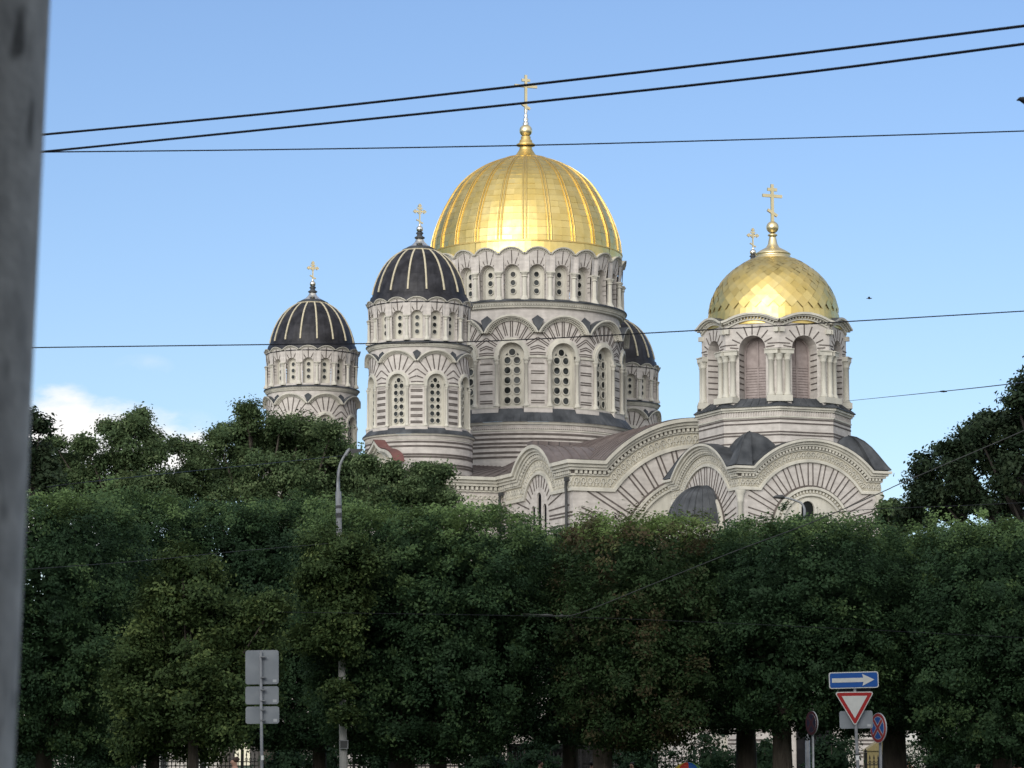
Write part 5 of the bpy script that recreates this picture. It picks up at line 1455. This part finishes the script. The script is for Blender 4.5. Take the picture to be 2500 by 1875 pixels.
# people
def skin(c): return plain('skin_tone',c,.6)
SK=skin((.42,.25,.18)); HAIRB=plain('brown_hair',(.05,.03,.02),.7); HAIRD=plain('dark_hair',(.015,.012,.010),.7)
def person(x,Y,h,ang,shirt,hair,label,trousers=(.03,.035,.05),bag=False,hat=None,arm=0.0):
    X=xx(x,1655,Y); s=h/1.75; o=empty('person',(X,Y,0),ang); tag(o,label,'person','people walking beyond the street')
    def sk(name,V,Ed,Rr,mat,root=0,sub=2):
        me=bpy.data.meshes.new(name); me.from_pydata([tuple(q*s for q in v) for v in V],Ed,[]); me.materials.append(mat)
        ob=bpy.data.objects.new(name,me); COL.objects.link(ob); ob.parent=o
        md=ob.modifiers.new('skin','SKIN'); 
        for i,l in enumerate(me.skin_vertices[0].data): l.radius=(Rr[i][0]*s,Rr[i][1]*s) if isinstance(Rr[i],tuple) else (Rr[i]*s,Rr[i]*s); l.use_root=(i==root)
        md.use_smooth_shade=True
        ob.modifiers.new('sub','SUBSURF').levels=sub; ob.modifiers['sub'].render_levels=sub
        return ob
    # body: pelvis, spine, neck, head, arms, legs (front = -y)
    V=[(0,0,.95),(0,0,1.12),(0,.01,1.32),(0,.01,1.44),(0,0,1.52),(0,-.01,1.60),(0,-.015,1.68),
       (-.17,.01,1.41),(-.21,.02,1.15),(-.22,-.06,.92),(-.22,-.08,.84),(.17,.01,1.41),(.21,.03,1.15),(.22,.0,.92),(.22,-.02,.84),
       (-.09,0,.90),(-.10,-.10,.50),(-.10,-.04,.09),(-.10,-.16,.03),(.09,0,.90),(.10,.06,.50),(.10,.18,.12),(.10,.08,.03),(0,-.105,1.615)]
    E_=[(0,1),(1,2),(2,3),(3,4),(4,5),(5,6),(3,7),(7,8),(8,9),(9,10),(3,11),(11,12),(12,13),(13,14),(0,15),(15,16),(16,17),(17,18),(0,19),(19,20),(20,21),(21,22),(5,23)]
    Rr=[(.15,.10),(.13,.095),(.15,.10),(.12,.08),.052,(.075,.088),(.072,.085),.06,.045,.035,.03,.06,.045,.035,.03,.085,.06,.045,.04,.085,.06,.045,.04,.012]
    sk('body',V,E_,Rr,SK)
    V=[(0,0,.93),(0,0,1.12),(0,.01,1.32),(0,.01,1.43),(-.17,.01,1.41),(-.21,.02,1.2),(.17,.01,1.41),(.21,.03,1.2)]
    sk('shirt',V,[(0,1),(1,2),(2,3),(3,4),(4,5),(3,6),(6,7)],[(.165,.115),(.15,.11),(.165,.115),(.13,.09),.075,.062,.075,.062],plain('shirt_cloth',shirt,.9))
    V=[(0,0,.96),(-.09,0,.88),(-.10,-.10,.50),(-.10,-.04,.12),(.09,0,.88),(.10,.06,.50),(.10,.175,.15)]
    sk('trousers',V,[(0,1),(1,2),(2,3),(0,4),(4,5),(5,6)],[(.16,.12),.1,.075,.062,.1,.075,.062],plain('trouser_cloth',trousers,.9))
    V=[(0,.03,1.60),(0,.02,1.69),(0,.0,1.735)]
    sk('hair',V,[(0,1),(1,2)],[(.085,.08),(.088,.095),(.06,.07)],hair)
    if hat: sk('cap',[(0,0,1.70),(0,-.0,1.76)],[(0,1)],[(.095,.105),(.06,.07)],plain('cap_cloth',hat,.8))
    for c in o.children:
        if c.type=='MESH': pass
    return o
person(507,70,1.80,math.radians(-70),(.6,.6,.6),HAIRB,'brown-haired person facing left, head at the bottom edge left of the grey sign backs')
person(1167,95,1.76,math.radians(70),(.3,.3,.34),HAIRD,'dark-haired person turned right, under the broad lime tree')
person(1232,104,1.70,math.radians(20),(.35,.10,.10),HAIRB,'person in a reddish top near the second trunk of the back row')
person(1278,108,1.72,math.radians(160),(.4,.15,.14),HAIRD,'person in a dull red shirt left of the brown tree trunk')
person(1365,112,1.72,math.radians(-30),(.42,.3,.28),HAIRD,'person in a pale pink top just left of the brown tree trunk')
person(1964,118,1.86,math.radians(-60),(.50,.36,.37),HAIRD,'person in a pale pink shirt beside the white gate pillar')
person(2112,110,1.74,math.radians(30),(.25,.27,.30),HAIRD,'grey-haired person in the dark near the right edge')
person(2195,105,1.82,math.radians(-20),(.45,.10,.08),HAIRD,'person in a white cap and red top at the right edge',hat=(.6,.6,.55))
person(1488,99,1.55,math.radians(40),(.05,.08,.2),HAIRD,'person holding up the colourful umbrella')
# umbrella
Y=98.5; o=empty('umbrella',(xx(1486,1652,Y),Y,0)); tag(o,'open umbrella with yellow, red, blue and green panels under the trees','umbrella')
UC=[plain('umbrella_yellow',(.55,.42,.03)),plain('umbrella_red',(.5,.05,.03)),plain('umbrella_blue',(.02,.10,.35)),plain('umbrella_green',(.12,.28,.06))]
m=MB(UC); zt=zz(1645,Y); R=.52
for k in range(8):
    for i in range(4):
        def q(a,t): r=R*math.sin(t*1.25)/math.sin(1.25)*(1-.05*math.sin(PI*(a*8/2/PI%1))*t); return (r*math.cos(a),r*math.sin(a),zt-.02-.34*(1-math.cos(t*1.25))/(1-math.cos(1.25)))
        for j in range(2):
            a0=2*PI*(k+j/2)/8; a1=2*PI*(k+(j+1)/2)/8; m.poly([q(a0,i/4),q(a1,i/4),q(a1,(i+1)/4),q(a0,(i+1)/4)],UC[(k*1)%4])
m.build('canopy',o)
m=MB([GALV]); tube(m,[(0,0,zt+.05),(0,0,zt-.9)],.01,GALV,6); m.build('shaft',o)

# ------------------------------------------------------------------ camera
cam=bpy.data.cameras.new('camera'); co=bpy.data.objects.new('camera',cam); COL.objects.link(co)
co.location=(0,0,HCAM); co.rotation_euler=(PI/2+PITCH,0,0)
cam.sensor_width=36; cam.lens=36*FPX/2500; cam.clip_start=.1; cam.clip_end=9000
cam.dof.use_dof=True; cam.dof.focus_distance=150; cam.dof.aperture_fstop=10
sc.camera=co
# ------------------------------------------------------------------ light
SUN_EL=math.radians(19); SUN_AZ=math.radians(-160)   # azimuth from +Y towards +X : behind and left of the camera
w=bpy.data.worlds.new('World'); sc.world=w; w.use_nodes=True; nt=w.node_tree; L=nt.links; nt.nodes.clear()
out=N(nt,'ShaderNodeOutputWorld'); bg=N(nt,'ShaderNodeBackground'); sky=N(nt,'ShaderNodeTexSky'); sky.sky_type='NISHITA'; sky.sun_disc=False
sky.sun_elevation=SUN_EL; sky.sun_rotation=SUN_AZ; sky.altitude=0; sky.air_density=1.0; sky.dust_density=.3; sky.ozone_density=2.5
bg.inputs['Strength'].default_value=.125
skm=N(nt,'ShaderNodeMix',data_type='RGBA',blend_type='MULTIPLY'); skm.inputs[0].default_value=1; skm.inputs[7].default_value=(.99,1.0,1.14,1); L.new(sky.outputs[0],skm.inputs[6]); L.new(skm.outputs[2],bg.inputs['Color'])
tc=N(nt,'ShaderNodeTexCoord'); sep=N(nt,'ShaderNodeSeparateXYZ'); L.new(tc.outputs['Generated'],sep.inputs[0])
def M(op,a,b=None,c=None,clamp=False):
    n=N(nt,'ShaderNodeMath',operation=op); n.use_clamp=clamp
    for i,v in enumerate((a,b,c)):
        if v is None: continue
        if isinstance(v,(int,float)): n.inputs[i].default_value=v
        else: L.new(v,n.inputs[i])
    return n.outputs[0]
# noise for clouds
mpn=N(nt,'ShaderNodeMapping'); mpn.inputs['Scale'].default_value=(1,1,2.2); L.new(tc.outputs['Generated'],mpn.inputs[0])
nz=N(nt,'ShaderNodeTexNoise'); nz.inputs['Scale'].default_value=26; nz.inputs['Detail'].default_value=8; nz.inputs['Roughness'].default_value=.58; L.new(mpn.outputs[0],nz.inputs['Vector'])
# the cloud bank low at the left: gaussian mounds in azimuth/elevation
az=M('ARCTAN2',sep.outputs['X'],sep.outputs['Y']); el=M('ARCSINE',sep.outputs['Z'])
def mound(x,y,wx,wy):
    p=at(x,y,100)-Vector((0,0,HCAM)); a0=math.atan2(p.x,p.y); e0=math.asin(p.z/p.length); k=K/FPX
    dx=M('DIVIDE',M('SUBTRACT',az,a0),wx*k); dy=M('DIVIDE',M('SUBTRACT',el,e0),wy*k)
    r=M('ADD',M('MULTIPLY',dx,dx),M('MULTIPLY',dy,dy)); return M('SUBTRACT',1.0,r)
ms=mound(175,960,130,110)
for a in ((300,985,150,110),(90,1040,260,170),(240,905,110,55),(400,985,100,75),(150,880,80,55)): ms=M('MAXIMUM',ms,mound(*a))
ms2n=M('MULTIPLY',M('SUBTRACT',nz.outputs['Fac'],.40),4.0,clamp=True)
front=M('ADD',ms,M('MULTIPLY',M('SUBTRACT',nz.outputs['Fac'],.5),5.0))
mr=N(nt,'ShaderNodeMapRange'); mr.interpolation_type='SMOOTHSTEP'; mr.inputs['From Min'].default_value=-.40; mr.inputs['From Max'].default_value=1.25; L.new(front,mr.inputs['Value'])
# soft wisp
ms2=M('MULTIPLY',M('MAXIMUM',mound(310,790,70,28),mound(400,930,90,50)),.30,clamp=True); ms2=M('MULTIPLY',ms2,ms2n)
m1_=M('MULTIPLY',M('MAXIMUM',mr.outputs[0],ms2),1.0,clamp=True)
# broken cloud behind the viewer
nb=N(nt,'ShaderNodeTexNoise'); nb.inputs['Scale'].default_value=3.2; nb.inputs['Detail'].default_value=6; L.new(mpn.outputs[0],nb.inputs['Vector'])
mb_=N(nt,'ShaderNodeMapRange'); mb_.interpolation_type='SMOOTHSTEP'; mb_.inputs['From Min'].default_value=.30; mb_.inputs['From Max'].default_value=.50; L.new(nb.outputs['Fac'],mb_.inputs['Value'])
bk=N(nt,'ShaderNodeMapRange'); bk.inputs['From Min'].default_value=.25; bk.inputs['From Max'].default_value=-.25; L.new(sep.outputs['Y'],bk.inputs['Value'])
up=N(nt,'ShaderNodeMapRange'); up.interpolation_type='SMOOTHSTEP'; up.inputs['From Min'].default_value=.34; up.inputs['From Max'].default_value=.62; L.new(sep.outputs['Z'],up.inputs['Value'])
m2_=M('MULTIPLY',mb_.outputs[0],M('MAXIMUM',bk.outputs[0],M('MULTIPLY',up.outputs[0],.5)),clamp=True); m2_=M('MULTIPLY',m2_,.92)
mask=M('MAXIMUM',m1_,m2_)
bgc=N(nt,'ShaderNodeBackground'); bgc.inputs['Color'].default_value=(1.0,.985,.97,1); bgc.inputs['Strength'].default_value=1.08
mx=N(nt,'ShaderNodeMixShader'); L.new(mask,mx.inputs[0]); L.new(bg.outputs[0],mx.inputs[1]); L.new(bgc.outputs[0],mx.inputs[2]); L.new(mx.outputs[0],out.inputs[0])
sun=bpy.data.lights.new('sun','SUN'); so=bpy.data.objects.new('sun',sun); COL.objects.link(so)
sun.energy=2.7; sun.angle=math.radians(44); sun.color=(1,.96,.88)
d=Vector((math.sin(SUN_AZ)*math.cos(SUN_EL),math.cos(SUN_AZ)*math.cos(SUN_EL),math.sin(SUN_EL)))
so.rotation_euler=d.to_track_quat('Z','Y').to_euler()
sc.view_settings.view_transform='Standard'; sc.view_settings.look='None'; sc.view_settings.exposure=0; sc.view_settings.gamma=1
sc.cycles.max_bounces=6; sc.cycles.transparent_max_bounces=4; sc.cycles.diffuse_bounces=3; sc.cycles.glossy_bounces=3
